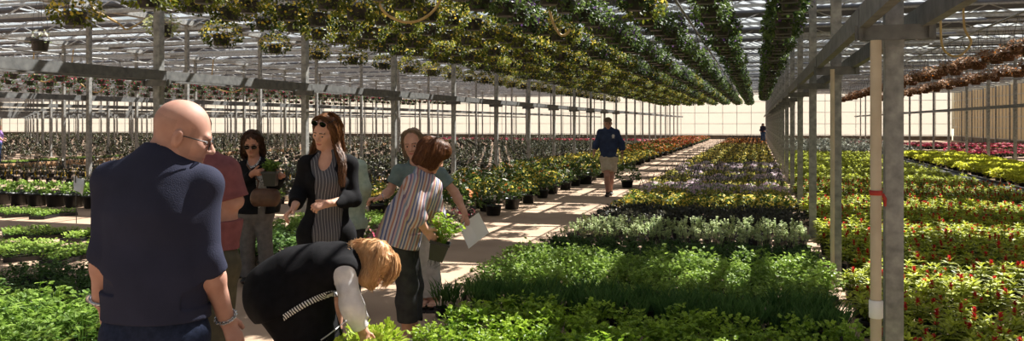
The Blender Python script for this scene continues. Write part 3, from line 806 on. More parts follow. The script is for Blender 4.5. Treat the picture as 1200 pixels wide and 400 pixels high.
class Kind:
    """a few variants of one plant; near copies get their own pot and foliage objects, the mass beyond is one stuff object"""
    def __init__(s, name, cat, parts, variants=3, seed=1, far=None):
        s.name, s.cat, s.var, s.far = name, cat, [], None
        rg = np.random.default_rng(seed)
        for _ in range(variants):
            s.var.append([(pn, MB_.mesh(pn if i else name, mats, sm)) for i, (pn, MB_, mats, sm) in enumerate(parts(rg))])
        if far: s.far = far(np.random.default_rng(seed + 50))
    def place(s, pts, label, group, limit=300, rnd=None, scale=(.88, 1.12), stuff_name=None, stuff_label=None, stuff_max=4000, tilt=0):
        rnd = rnd or random.Random(len(s.name))
        pts = [p for p in pts if in_view((p[0], p[1], p[2] + .15)) and (p[2] > .5 or all((p[0] - q[0]) ** 2 + (p[1] - q[1]) ** 2 > .15 for q in STAND) and all((p[0] - q[0]) ** 2 + (p[1] - q[1]) ** 2 > .02 for q in PSTAND))]
        pts.sort(key=lambda p: p[0] ** 2 + p[1] ** 2)
        for p in pts[:limit]:
            vs = rnd.choice(s.var); rz = rnd.uniform(0, 6.28); sc_ = rnd.uniform(*scale)
            r = link(s.name, vs[0][1], None, p); r.rotation_euler = (0, 0, rz); r.scale = (sc_,) * 3
            tag(r, label, s.cat, group)
            for pn, me in vs[1:]: link(pn, me, r)
        rest = pts[limit:limit + stuff_max]
        if rest and s.far and stuff_name:
            mb, mats = s.far; out = MB(); V = np.concatenate(mb.v); t = np.concatenate(mb.t)
            n = len(rest); a = RNG.uniform(0, 6.28, n); sz = RNG.uniform(scale[0], scale[1], n); ca, sa = np.cos(a) * sz, np.sin(a) * sz
            W = np.empty((n, len(V), 3), np.float32); W[..., 0] = ca[:, None] * V[:, 0] - sa[:, None] * V[:, 1]; W[..., 1] = sa[:, None] * V[:, 0] + ca[:, None] * V[:, 1]; W[..., 2] = sz[:, None] * V[:, 2]
            W += np.array(rest, np.float32)[:, None, :]
            tt = np.clip(np.tile(t, n) + np.repeat(RNG.normal(size=n) * .1, len(V)), 0, 1)
            off = (np.arange(n) * len(V))[:, None, None]
            out.v = [W.reshape(-1, 3)]; out.t = [tt]; out.n = n * len(V)
            for fs, ms, fo, mo in ((mb.f3, mb.m3, out.f3, out.m3), (mb.f4, mb.m4, out.f4, out.m4)):
                if fs:
                    f = np.concatenate(fs); fo.append((f[None] + off).reshape(-1, f.shape[1])); mo.append(np.tile(np.concatenate(ms), n))
            o = out.build(stuff_name, mats, None, False, (rest[0][0], rest[0][1], 0)); tag(o, stuff_label, s.cat, None, 'stuff')

def grid(x0, x1, y0, y1, dx, dy, j=.25, seed=0, z=0.0, stagger=True):
    rg = random.Random(seed); out = []; ny = max(1, int(round((y1 - y0) / dy))); nx = max(1, int(round((x1 - x0) / dx)))
    for b in range(ny):
        for a in range(nx):
            out.append((x0 + (a + .5 + (.25 if stagger and b % 2 else -.25 if stagger else 0)) * (x1 - x0) / nx + rg.uniform(-j, j) * dx * .5, y0 + (b + .5) * (y1 - y0) / ny + rg.uniform(-j, j) * dy * .5, z))
    return out

def simple(T, Fc, leafm, h, r, stems, leaves, size, pr=.055, ph=.09, square=True, flower=None, **kw):
    def parts(rg):
        p = MB(); (pot_square if square else pot_round)(p, pr, ph)
        f = herb(rg, h, r, stems, leaves, size, T, Fc, ph * .95, **kw)
        out = [('pot', p, [PB, SOIL], not square), ('foliage', f, [leafm], False)]
        if flower:
            b = MB(); blooms(rg, (0, 0, h * .6), (r * .9, r * .9, h * .42), flower[1], flower[2], b, 0, flower[3] if len(flower) > 3 else .2); out.append(('blossoms', b, [flower[0]], False))
        return out
    return parts
def domed(leafm, flowers, r, h, leaves, size, fl, fs, pr, ph, T=T_OVAL, Fc=F_OVAL, flo=.15, potm=None):
    def parts(rg):
        p = MB(); pot_round(p, pr, ph, n=14)
        f = MB(); dome(rg, (0, 0, ph + h * .25), (r, r, h * .75), leaves, size, T, Fc, f)
        out = [('pot', p, [potm or PB, SOIL], True), ('foliage', f, [leafm], False)]
        if flowers: b = MB(); blooms(rg, (0, 0, ph + h * .25), (r, r, h * .77), fl, fs, b, 0, flo); out.append(('blossoms', b, [flowers], False))
        return out
    return parts
def joined(parts, keep=1.0):
    """one light mesh of a plant for the mass far behind"""
    def far(rg):
        out = MB(); mats = []
        for pn, m, ms, sm in parts(rg):
            k = len(mats); mats += ms
            out.v += m.v; out.t += m.t
            out.f3 += [f + out.n for f in m.f3]; out.f4 += [f + out.n for f in m.f4]
            out.m3 += [x + k for x in m.m3]; out.m4 += [x + k for x in m.m4]; out.n += m.n
        return out, mats
    return far
# ---------------------------------------------------------------- the beds
def celosia_parts(rg, k=1.0):
    p = MB(); pot_round(p, .085, .12, n=18)
    f = MB(); b = MB(); heads = []
    for i in range(int(7 * k)):
        a = i * 2.4 + rg.uniform(0, .5); q = .0 if i == 0 else rg.uniform(.06, .12)
        heads.append((np.array([math.cos(a) * q, math.sin(a) * q, rg.uniform(.27, .35) - q * .6]), i))
    for c, i in heads:
        f.tube([(c[0] * .2, c[1] * .2, .1), c * [.7, .7, .75], c], [.004, .0035, .003], 4, 0, False, .3)
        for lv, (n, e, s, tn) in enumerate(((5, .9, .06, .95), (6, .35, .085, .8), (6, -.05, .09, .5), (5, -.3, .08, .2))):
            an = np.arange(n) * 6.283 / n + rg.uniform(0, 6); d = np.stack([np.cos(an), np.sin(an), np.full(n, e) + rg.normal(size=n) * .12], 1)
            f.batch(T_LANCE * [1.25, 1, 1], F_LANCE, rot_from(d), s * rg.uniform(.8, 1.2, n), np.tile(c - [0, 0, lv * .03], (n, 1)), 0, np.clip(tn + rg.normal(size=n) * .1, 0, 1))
        if rg.random() < .34:
            h = rg.uniform(.03, .055); nb = 16; z = np.linspace(0, 1, nb); an = z * 40
            pts = c + np.stack([np.cos(an) * .011 * (1 - z * .8), np.sin(an) * .011 * (1 - z * .8), z * h], 1)
            b.tube([c, c + [0, 0, h * .6], c + [0, 0, h * 1.15]], [.013, .01, .001], 6, 0, True, .4)
            b.batch(T_OVAL * .9, F_OVAL, rot_from(np.stack([np.cos(an), np.sin(an), np.full(nb, 1.2)], 1)), np.full(nb, .024), pts, 0, rg.uniform(0, 1, nb))
    if not b.v: b.tube([heads[0][0], heads[0][0] + [0, 0, .03], heads[0][0] + [0, 0, .05]], [.012, .01, .001], 6)
    return [('pot', p, [PB, SOIL], True), ('foliage', f, [G_CEL], False), ('blossoms', b, [FL_RED], False)]
def lime_parts(rg, m=110):
    p = MB(); pot_round(p, .085, .12, n=14); f = MB(); dome(rg, (0, 0, .16), (.17, .17, .15), m, .085, T_OVAL, F_OVAL, f, 0, -.2, .6, .35)
    return [('pot', p, [PB, SOIL], True), ('foliage', f, [G_LIME], False)]
def hanger(mb, z0, h, r, th=1.0):
    for i in range(4):
        a = i * math.pi / 2 + .4; mb.tube([(math.cos(a) * r, math.sin(a) * r, z0), (math.cos(a) * r * .75, math.sin(a) * r * .75, z0 + h * .5), (0, 0, z0 + h)], .0035 * th, 4)
    mb.tube([(0, 0, z0 + h), (0, 0, z0 + h + .03), (.012, 0, z0 + h + .06), (.035, 0, z0 + h + .065), (.045, 0, z0 + h + .045)], .004 * th, 5)
def hangpot(leafm, flower, fl, dark=.2, potm=None, leaves=110):
    def parts(rg):
        p = MB(); pot_round(p, .125, .15, n=14); f = MB(); dome(rg, (0, 0, .16), (.2, .2, .12), leaves, .055, T_OVAL, F_OVAL, f, 0, -.2, .6, dark)
        h = MB(); hanger(h, .15, .36, .115, 1.1); out = [('pot', p, [potm or PB, SOIL], True), ('foliage', f, [leafm], False)]
        if flower: b = MB(); blooms(rg, (0, 0, .18), (.21, .21, .14), fl, .03, b, 0, .0); out.append(('blossoms', b, [flower], False))
        return out + [('hanger', h, [PB], False)]
    return parts
def thin(parts): return joined(parts)

# -- herb bed between the path and the post row
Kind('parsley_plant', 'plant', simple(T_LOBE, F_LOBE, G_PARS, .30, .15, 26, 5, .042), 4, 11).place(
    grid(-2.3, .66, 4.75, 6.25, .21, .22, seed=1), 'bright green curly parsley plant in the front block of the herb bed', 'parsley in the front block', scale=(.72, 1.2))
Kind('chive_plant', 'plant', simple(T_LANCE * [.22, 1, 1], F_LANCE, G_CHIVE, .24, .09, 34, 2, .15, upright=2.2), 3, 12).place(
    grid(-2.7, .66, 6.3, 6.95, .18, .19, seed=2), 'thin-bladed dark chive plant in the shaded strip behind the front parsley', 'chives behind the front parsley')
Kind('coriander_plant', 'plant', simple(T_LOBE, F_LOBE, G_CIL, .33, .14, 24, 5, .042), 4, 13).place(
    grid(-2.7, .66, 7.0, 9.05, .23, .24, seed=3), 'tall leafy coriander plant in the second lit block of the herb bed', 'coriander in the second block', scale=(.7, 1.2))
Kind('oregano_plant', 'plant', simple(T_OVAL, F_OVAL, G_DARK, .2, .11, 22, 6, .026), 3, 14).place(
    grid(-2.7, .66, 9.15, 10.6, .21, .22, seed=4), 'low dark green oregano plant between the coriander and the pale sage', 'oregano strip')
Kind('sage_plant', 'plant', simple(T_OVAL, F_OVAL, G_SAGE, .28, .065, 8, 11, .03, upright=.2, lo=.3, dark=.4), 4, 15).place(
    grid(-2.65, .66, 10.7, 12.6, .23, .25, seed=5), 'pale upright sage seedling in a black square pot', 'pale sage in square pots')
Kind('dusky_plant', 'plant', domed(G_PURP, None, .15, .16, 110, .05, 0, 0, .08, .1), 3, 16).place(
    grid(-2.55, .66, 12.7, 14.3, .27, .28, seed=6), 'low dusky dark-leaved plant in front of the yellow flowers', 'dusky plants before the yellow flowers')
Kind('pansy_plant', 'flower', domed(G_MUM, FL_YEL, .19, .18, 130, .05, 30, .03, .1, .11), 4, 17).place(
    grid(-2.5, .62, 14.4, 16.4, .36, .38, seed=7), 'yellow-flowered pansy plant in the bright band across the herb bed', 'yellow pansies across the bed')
k = Kind('lavender_flower_basket', 'flower', hangpot(G_SAGE, FL_LAV, 80), 3, 18, thin(hangpot(G_SAGE, FL_LAV, 70, leaves=60)))
LG = grid(-2.45, .6, 16.7, 30, .44, .48, seed=8); LR = [random.Random(i * 5 + int(p[1] / 1.6)).random() < (.78 if int(p[1] / 1.6) % 2 else .3) for i, p in enumerate(LG)]
Kind('foliage_basket', 'plant', hangpot(leafmat('pale_foliage', lin(84, 104, 44), lin(190, 190, 96), .42), FL_YEL, 14), 3, 28).place([p for p, q in zip(LG, LR) if not q], 'yellow-green foliage basket with black hanger standing among the lavender ones', 'foliage baskets among the lavender')
k.place([p for p, q in zip(LG, LR) if q], 'pale lavender flower basket on the floor with its black hanger standing up', 'lavender baskets on the floor', stuff_name='lavender_flower_mass', stuff_label='pale lavender flower baskets on the floor behind the nearest ones')
for nm, fl, y0, y1, sd, lb, gp in (('yellow_flower_basket', FL_YEL, 30, 56, 31, 'yellow flower basket with black hanger beyond the lavender baskets', 'yellow baskets beyond the lavender'), ('orange_flower_basket', FL_ORA, 56, 78, 32, 'orange flower basket with black hanger near the far end of the bed', 'orange baskets at the far end')):
    k = Kind(nm, 'flower', hangpot(G_MUM, fl, 40, leaves=90), 2, sd, thin(hangpot(G_MUM, fl, 30, leaves=70)))
    k.place(grid(-2.5, .55, y0, y1, .48, .7, seed=sd), lb, gp, stuff_name=nm + '_mass', stuff_label=lb.replace('basket', 'baskets') + ', the rest')
Kind('lettuce_plant', 'plant', domed(G_LET, None, .14, .2, 90, .075, 0, 0, .08, .13, T_LOBE, F_LOBE), 3, 19).place(
    [tuple(P(x, HZ + F * CH / d, d)) for x, d in ((396, 4.75), (408, 5.1), (423, 5.25), (437, 5.15), (447, 5.35), (412, 4.75), (430, 4.8), (446, 5.0), (398, 5.3))], 'yellow-green lettuce plant on the floor under the bending woman\'s hands', 'lettuces under the bending woman', scale=(1.0, 1.15))

# -- red-plumed bed beyond the post row
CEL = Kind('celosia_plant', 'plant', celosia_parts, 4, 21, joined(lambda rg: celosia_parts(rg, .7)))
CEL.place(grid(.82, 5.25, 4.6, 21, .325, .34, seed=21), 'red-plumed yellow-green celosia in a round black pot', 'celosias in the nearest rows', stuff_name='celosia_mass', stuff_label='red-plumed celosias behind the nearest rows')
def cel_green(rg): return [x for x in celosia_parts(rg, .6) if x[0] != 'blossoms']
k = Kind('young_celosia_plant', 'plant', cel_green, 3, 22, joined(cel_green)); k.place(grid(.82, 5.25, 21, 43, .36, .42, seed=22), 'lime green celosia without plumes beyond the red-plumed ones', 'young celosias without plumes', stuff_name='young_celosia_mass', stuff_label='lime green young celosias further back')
k = Kind('lime_coleus', 'plant', lime_parts, 3, 23, joined(lambda rg: lime_parts(rg, 60))); k.place(grid(6.6, 9.2, 12, 44, .36, .42, seed=23), 'lime green coleus across the dark aisle from the celosias', 'coleus across the aisle', stuff_name='lime_coleus_mass', stuff_label='lime green coleus further along the aisle')
k = Kind('silver_leaf_plant', 'plant', domed(G_SILV, None, .2, .26, 50, .09, 0, 0, .1, .12), 2, 24, joined(domed(G_SILV, None, .2, .26, 40, .09, 0, 0, .1, .12)))
k.place(grid(1.0, 8.5, 46, 72, .6, .8, seed=24), 'silver-leaved plant beyond the lime green bed', 'silver-leaved plants far back', limit=150, stuff_name='silver_leaf_mass', stuff_label='silver-leaved plants furthest back')
k = Kind('pink_flower_plant', 'flower', domed(G_MUM, FL_PIN, .2, .2, 24, .07, 34, .05, .1, .12), 2, 25, joined(domed(G_MUM, FL_PIN, .2, .2, 16, .07, 34, .05, .1, .12)))
k.place(grid(9.8, 17, 44, 49, .5, .55, seed=25) + grid(9.8, 17, 56, 62, .5, .55, seed=26) + grid(6.5, 9, 60, 66, .5, .55, seed=27), 'vivid pink flowering plant in the rows before the side wall', 'pink rows before the side wall', stuff_name='pink_flower_mass', stuff_label='vivid pink flowering rows before the side wall, the rest')
mb = MB(); mb.box((5.9, 26, .03), (.3, 22, .03)); mb.box((5.62, 26, .06), (.02, 22, .06)); mb.box((6.18, 26, .06), (.02, 22, .06)); tag(mb.build('aisle_gutter', PB, None, False, (5.98, 26, 0)), 'black plastic gutter running along the aisle between celosias and coleus', 'gutter')

# -- flowering pots along the far side of the path
Kind('curly_parsley', 'plant', simple(T_LOBE, F_LOBE, leafmat('flat_parsley_leaf', lin(60, 100, 36), lin(166, 196, 88), .45), .42, .19, 26, 5, .055, .08, .12), 4, 41).place(
    grid(-7.3, -4.4, 3.6, 5.0, .25, .25, seed=41), 'sunlit leafy parsley plant beside the bald man', 'parsley beside the bald man')
Kind('dark_herb_plant', 'plant', simple(T_OVAL, F_OVAL, G_DARK, .28, .14, 22, 6, .034, .06, .1), 3, 42).place(
    grid(-7.4, -5.0, 5.35, 6.6, .24, .25, seed=42), 'dark small-leaved herb behind the sunlit parsley', 'dark herbs behind the sunlit parsley')
Kind('basil_shrub', 'plant', simple(T_OVAL, F_OVAL, leafmat('basil_leaf', lin(50, 86, 46), lin(128, 160, 86), .4), .46, .2, 30, 7, .06, .1, .14, False), 4, 43).place(
    [p for p in grid(-6.9, -4.5, 6.9, 8.6, .31, .33, seed=43) if not (p[0] > -4.75 and p[1] > 8.0)], 'bushy dark green pot plant at the feet of the woman with sunglasses', 'bushy pots by the woman with sunglasses')
Kind('small_leaf_seedling', 'plant', simple(T_OVAL, F_OVAL, G_TRAY, .2, .12, 18, 6, .036, .055, .08), 3, 44).place(
    grid(-7.3, -5.0, 9.3, 12.4, .24, .26, seed=44), 'lit light green seedling behind the woman with sunglasses', 'light seedlings behind the women')
Kind('heuchera_plant', 'plant', domed(leafmat('heuchera_leaf', lin(72, 50, 58), lin(148, 140, 112), .4), FL_PIN, .2, .24, 110, .07, 12, .025, .1, .13), 3, 45).place(
    grid(-4.95, -4.45, 8.9, 12.4, .36, .36, seed=45), 'dusky pink-leaved pot plant at the path edge behind the long-haired woman', 'dusky pink pots at the path edge')
ed = random.Random(5)
for nm, lm, fl, n_, rad, sd, lb in (('yellow_mum_pot', G_MUM, FL_YEL, 28, .25, 51, 'big black pot of yellow flowers in the group along the path'), ('orange_mum_pot', G_MUM, FL_ORA, 12, .24, 52, 'black pot with orange blooms in the group along the path'), ('green_shrub_pot', leafmat('shrub_leaf', lin(40, 64, 34), lin(112, 132, 70), .4), FL_WHI, 14, .27, 53, 'bushy green pot with few pale blooms in the group along the path')):
    pts = grid(-7.4, -4.5, 12.9, 27, .56, .58, seed=50)
    sel = [p for i, p in enumerate(pts) if (random.Random(i * 7 + 1).random() < .42) == (sd == 51) and (sd == 51 or (random.Random(i * 3 + 2).random() < .4) == (sd == 52))]
    Kind(nm, 'flower', domed(lm, fl, rad, .3, 170, .06, n_, .035, .16, .2), 3, sd).place(sel, lb, nm.replace('_', ' ') + 's along the path')
for nm, fl, y0, y1, sd, lb, gp in (('gold_mum', FL_YEL, 27.3, 38, 55, 'golden mound of flowers further up beside the path', 'golden mounds beside the path'), ('orange_mum', FL_ORA, 38, 50, 56, 'orange mound of flowers far up beside the path', 'orange mounds beside the path'), ('red_mum', leafmat('scarlet_bloom', lin(190, 50, 34), lin(236, 104, 64), .4), 50, 80, 57, 'red mound of flowers near the far end of the path', 'red mounds at the far end')):
    pf = domed(G_MUM, fl, .26, .26, 64, .075, 20, .05, .16, .16)
    k = Kind(nm, 'flower', pf, 2, sd, joined(pf)); k.place(grid(-7.4, -4.5, y0, y1, .58, .62, seed=sd), lb, gp, stuff_name=nm + '_mass', stuff_label=lb + ', the rest')
p = P(735, 218, F * CH / (220 - HZ)); Kind('white_flower_pot', 'flower', domed(G_MUM, FL_WHI, .34, .42, 320, .075, 40, .035, .17, .2), 1, 58).place([(p[0], p[1], 0)], 'bushy pot with pale blooms standing alone on the path behind the walking man', None)
p = P(690, 214, F * CH / (216 - HZ)); Kind('green_shrub_pot', 'flower', domed(G_MUM, FL_WHI, .38, .46, 340, .075, 18, .035, .2, .22), 1, 59).place([(p[0] - .1, p[1], 0)], 'large bushy pot beside the walking man on his other side from the lone pale-bloomed pot', None)

# -- trays, pots and hanging-basket pots across the yard behind the bald man
def tray_parts(lm, h=.1, n=260):
    def parts(rg):
        t = MB(); t.box((0, 0, .006), (.27, .14, .006))
        for s in (-1, 1): t.box((0, s * .137, .028), (.27, .004, .028)); t.box((s * .267, 0, .028), (.004, .14, .028))
        for i in range(1, 6): t.box((-.27 + .09 * i, 0, .026), (.003, .135, .024))
        t.box((0, 0, .025), (.262, .132, .02), None, 1); f = MB()
        pos = np.column_stack([rg.uniform(-.27, .27, n), rg.uniform(-.14, .14, n), rg.uniform(.05, .05 + h, n)]); d = np.column_stack([rg.normal(size=(n, 2)), rg.uniform(-.1, 1.1, n)])
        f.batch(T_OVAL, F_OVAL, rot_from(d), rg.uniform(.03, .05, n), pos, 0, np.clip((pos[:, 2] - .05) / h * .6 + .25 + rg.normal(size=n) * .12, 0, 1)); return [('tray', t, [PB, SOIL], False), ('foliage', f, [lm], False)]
    return parts
TR = Kind('seedling_tray', 'tray', tray_parts(G_TRAY, .07), 3, 61, joined(tray_parts(G_TRAY, .07, 90)))
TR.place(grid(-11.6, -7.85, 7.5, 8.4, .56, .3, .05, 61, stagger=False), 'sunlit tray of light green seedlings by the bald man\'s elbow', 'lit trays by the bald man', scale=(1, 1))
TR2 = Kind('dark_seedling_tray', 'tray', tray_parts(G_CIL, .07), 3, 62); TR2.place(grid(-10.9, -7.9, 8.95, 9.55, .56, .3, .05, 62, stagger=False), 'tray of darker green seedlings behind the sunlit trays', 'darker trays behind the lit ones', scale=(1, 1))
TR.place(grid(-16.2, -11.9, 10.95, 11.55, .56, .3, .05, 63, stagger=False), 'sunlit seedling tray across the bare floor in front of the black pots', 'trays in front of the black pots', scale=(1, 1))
Kind('black_nursery_pot', 'plant', domed(G_TRAY, None, .22, .2, 120, .06, 0, 0, .2, .26), 3, 64).place(grid(-16.2, -8.6, 12.4, 13.3, .47, .45, .05, 64, stagger=False), 'round black nursery pot with low green plants in the row across the yard', 'black pots across the yard', scale=(1, 1))
def tagged(rg, n=42, k=1):
    p = MB(); pot_round(p, .1, .12, n=10); f = MB(); herb(rg, .42, .1, 9, 6, .05, T_OVAL, F_OVAL, .12, mb=f, upright=.4, dark=.05)
    h = MB(); hanger(h, .12, .38, .095, 1.5); t = MB(); t.box((.04, .0, .2), (.018, .002, .07), Matrix.Rotation(.2, 3, 'Y')); return [('pot', p, [PB, SOIL], True), ('foliage', f, [G_TALL], False), ('hanger', h, [PB], False), ('plant_tag', t, [TAGY], False)]
TG = Kind('tagged_basket', 'plant', tagged, 3, 65, joined(tagged))
TG.place([p for p in grid(-25.5, -9, 17.3, 20.5, .4, .8, .2, 65)], 'dark upright basket pot with hanger and yellow tag standing on the pale floor', 'tagged baskets on the pale floor', stuff_name='tagged_basket_mass', stuff_label='dark tagged baskets at the back of the pale floor')
def upright(rg):
    p = MB(); pot_round(p, .1, .12, n=8, mat=0); f = MB(); herb(rg, .42, .12, 6, 5, .075, T_OVAL, F_OVAL, .12, mb=f, upright=.4, dark=.15); h = MB(); hanger(h, .12, .34, .09); b = MB()
    blooms(rg, (0, 0, .24), (.12, .12, .14), 4, .03, b, 0, .0); return [('pot', p, [POTW if rg.random() < .4 else PB, SOIL], True), ('foliage', f, [G_TALL], False), ('blossoms', b, [FL_WHI], False), ('hanger', h, [PB], False)]
UPK = Kind('upright_basket', 'plant', upright, 4, 66, joined(upright))
UPK.place(grid(-15.8, -8.4, 14.2, 17.0, .42, .55, .3, 66) + grid(-15.8, -8.4, 20.8, 60, .42, .62, .3, 67), 'dark upright basket plant with hanger in the yard behind the women', 'upright baskets behind the women', stuff_name='upright_basket_mass', stuff_label='dark upright basket plants further back behind the women')
UPF = Kind('far_basket_plant', 'plant', upright, 3, 68, joined(upright))
UPF.place(grid(-46, -26.6, 27, 68, .75, 1.05, .4, 68), 'distant dark potted plant beyond the timber kerb', 'distant pots beyond the timber kerb', limit=300, scale=(.95, 1.25), stuff_name='far_basket_mass', stuff_label='dark potted plants filling the far bays beyond the timber kerb')
UPF2 = Kind('far_bay_plant', 'plant', upright, 3, 69, joined(upright))
UPF2.place(grid(-90, -46.5, 45, 84, 1.1, 1.3, .4, 70) + grid(-25, -16.6, 22, 84, .8, 1.0, .4, 69), 'distant potted plant in the furthest bays', 'pots in the furthest bays', limit=150, scale=(.95, 1.25), stuff_name='far_bay_mass', stuff_label='potted plants filling the furthest bays')
TR.place(grid(-27, -26.4, 20, 60, .3, .6, .05, 71, stagger=False) + grid(-30, -29.4, 25, 60, .3, .6, .05, 72, stagger=False), 'long low tray of light seedlings lining the timber kerb', 'trays lining the timber kerb', limit=120, scale=(1, 1.1))
k = Kind('far_pink_plant', 'flower', domed(G_MUM, FL_PIN, .2, .2, 24, .07, 34, .05, .1, .12), 2, 73, joined(domed(G_MUM, FL_PIN, .2, .2, 16, .07, 34, .05, .1, .12)))
k.place(grid(-30, -9, 66, 70, .6, .7, .3, 73), 'pink flowering plant in the far row before the end wall', 'far pink row before the end wall', limit=200, stuff_name='far_pink_mass', stuff_label='pink flowering plants in the far row before the end wall, the rest')

# -- hanging baskets
def basket(lm, flower, fl, fs, r=.27, leaves=230, potr=.13, size=.055, hl=.62, T=T_OVAL, Fc=F_OVAL, potm=None, hb=.5):
    def parts(rg):
        p = MB(); pot_round(p, potr, .16, n=16); f = MB()
        sq = rg.uniform(.9, 1.12, 2)
        dome(rg, (0, 0, .17), (r * sq[0], r * sq[1], .17 * hb * 2), leaves, size, T, Fc, f, 0, -.8, .72, .1, .45)  # upper outer leaves get a brighter tint: light on the basket tops as colour
        h = MB(); hanger(h, .15, hl, potr * .9); out = [('pot', p, [potm or PB, SOIL], True), ('foliage', f, [lm], False)]
        if flower: b = MB(); blooms(rg, (0, 0, .17), (r * sq[0], r * sq[1], .17 * hb * 2), fl, fs, b, 0, -.5); out.append(('blossoms', b, [flower], False))
        return out + [('hanger', h, [M['wire']], False)]
    return parts
HB = 3.0
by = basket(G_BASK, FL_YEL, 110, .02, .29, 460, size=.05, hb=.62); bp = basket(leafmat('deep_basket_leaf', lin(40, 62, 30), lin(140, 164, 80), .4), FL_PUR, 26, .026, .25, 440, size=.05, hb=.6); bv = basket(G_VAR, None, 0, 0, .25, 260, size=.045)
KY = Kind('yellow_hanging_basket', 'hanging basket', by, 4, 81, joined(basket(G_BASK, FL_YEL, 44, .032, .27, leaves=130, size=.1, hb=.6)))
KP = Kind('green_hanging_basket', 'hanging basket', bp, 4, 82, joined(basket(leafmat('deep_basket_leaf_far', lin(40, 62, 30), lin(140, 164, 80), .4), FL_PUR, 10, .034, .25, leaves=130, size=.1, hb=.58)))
rows = [-.55, -1.36, -2.2, -3.06, -3.92, -4.78, -5.64, -6.5]
def pipe(x, y0, y1, z, label, group=None, r=.02, name='basket_pipe'):
    mb = MB(); mb.tube([(x, y0, z), (x, y1, z)], r, 8); tag(mb.build(name, M['steel'], None, True, (x, y0, z)), label, 'pipe', group)
for x in rows + [.34]: pipe(x, 3.5, 62, HB + .83, 'steel pipe under the roof carrying a row of hanging baskets over the path', 'pipes carrying baskets over the path')
pl, pr_ = [], []
for i, x in enumerate(rows):
    rg2 = random.Random(i + 100); y = (8.0 + .2957 * x) / .955 + rg2.uniform(0, .6)
    while y < 60:
        pt = (x + rg2.uniform(-.05, .05), y, HB + rg2.uniform(-.04, .04))
        (pr_ if (i < 4 and rg2.random() < (.97, .95, .9, .6)[i]) else pl).append(pt); y += .74 + rg2.uniform(-.06, .06)
y = 8.3; rg2 = random.Random(99)
while y < 50: pr_.append((.34 + rg2.uniform(-.04, .04), y, HB + rg2.uniform(-.05, .05))); y += .62
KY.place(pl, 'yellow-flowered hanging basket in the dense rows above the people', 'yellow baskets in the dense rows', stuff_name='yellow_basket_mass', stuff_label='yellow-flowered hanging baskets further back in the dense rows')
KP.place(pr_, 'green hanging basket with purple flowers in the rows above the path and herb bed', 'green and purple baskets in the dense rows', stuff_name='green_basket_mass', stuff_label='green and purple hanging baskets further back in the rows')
pipe(-8.65, 3.5, 62, HB + .83, 'steel pipe under the roof carrying the sparse basket row beyond the post row')
ys = [(-8.72, 8.41, 'yellow-flowered hanging basket at the upper corner, nearest of the sparse row'), (-8.65, 11.35, 'yellow-flowered hanging basket in the sparse row just past the post beside the pale-leaved one')]
for x, y, lb in ys: KY.place([(x, y, HB)], lb, None, scale=(1.14, 1.15))
Kind('variegated_hanging_basket', 'hanging basket', bv, 1, 83).place([(-8.67, 9.98, HB)], 'pale variegated hanging basket half behind the post above the bald man', None, scale=(1.1, 1.12))
KY.place([(-8.65, 12.9 + 1.5 * i, HB) for i in range(26)], 'yellow-flowered hanging basket further along the sparse row beyond the posts', 'sparse yellow row beyond the posts')
q = P(47, 60, 11.6); Kind('bare_hanging_basket', 'hanging basket', basket(G_VAR, FL_WHI, 8, .04, .1, 26, .125, hl=.75), 1, 84).place([tuple(q)], 'small black hanging basket with hardly any leaves near the upper corner', None, scale=(1, 1))
pipe(q[0], 8, 20, q[2] + .96, 'short steel pipe carrying the nearly bare hanging basket', r=.012)
KC = Kind('rust_hanging_basket', 'hanging basket', basket(G_COCO, FL_ORA, 4, .03, .21, 150, .14, .055, potm=pmat('coconut_liner', lin(104, 70, 48), lin(66, 44, 32), 30, .95, 0, .6, 60), hb=.4), 4, 85, joined(basket(G_COCO, None, 0, 0, .21, 80, .14, .08, hb=.4)))
for i, x in enumerate((4.75, 6.6)):
    pipe(x, 10, 52, 3.78, 'steel pipe carrying a row of rust-coloured baskets in the side bay', 'pipes carrying rust baskets')
    KC.place([(x, 13 + .72 * j + .25 * i, 2.95 + .06 * math.sin(j * 2.3 + i)) for j in range(52)], ['rust-coloured hanging basket in the upper row of the side bay', 'rust-coloured hanging basket in the lower far row of the side bay'][i], ['upper rust row', 'lower rust row'][i])
KM = Kind('pink_hanging_basket', 'hanging basket', basket(G_MUM, FL_PIN, 14, .035, .22, 110, .12, .07), 3, 86)
for i, x in enumerate((-20.5, -23.5, -28.8)):
    pipe(x, 14, 60, 3.8, 'steel pipe carrying far hanging baskets over the potted yard', 'pipes over the potted yard')
    KM.place([(x, 16 + .8 * j, 2.96) for j in range(46)], 'small distant hanging basket with pinkish flowers over the potted yard', 'distant baskets over the potted yard')

# -- the potted parsley the striped woman lifts, and the pot of the woman with sunglasses
def held(cx, cy, d, w, tilt, away, name, label, lm, T, Fc, h, leaves, roots=False):
    c = P(cx, cy, d); o = empty(name, tuple(c), label, 'potted plant')
    R = np.array(Matrix.Rotation(-tilt, 3, Vector(tuple(FWD)))) @ np.stack([RIGHT, FWD, UP], 1)
    mb = MB(); pot_square(mb, w / 2, w, 0, 1); mb.v = [v @ R.T.astype(np.float32) for v in mb.v]; link('pot', mb.mesh('pot', [PB, SOIL]), o)
    rg = np.random.default_rng(5); f = herb(rg, w + h, h * .6, 40, leaves, .038, T, Fc, w * .9, lo=.2); f.v = [v @ R.T.astype(np.float32) for v in f.v]; link('foliage', f.mesh('foliage', [lm]), o)
    if roots:
        r = MB()
        for i in range(14):
            x, y = rg.uniform(-.05, .05, 2); r.tube([(x, y, 0), (x + rg.normal() * .01, y, -.03), (x + rg.normal() * .02, y, -.07)], [.0015, .001, .0005], 3)
        r.v = [v @ R.T.astype(np.float32) for v in r.v]; link('root', r.mesh('root', [M['soil']]), o)
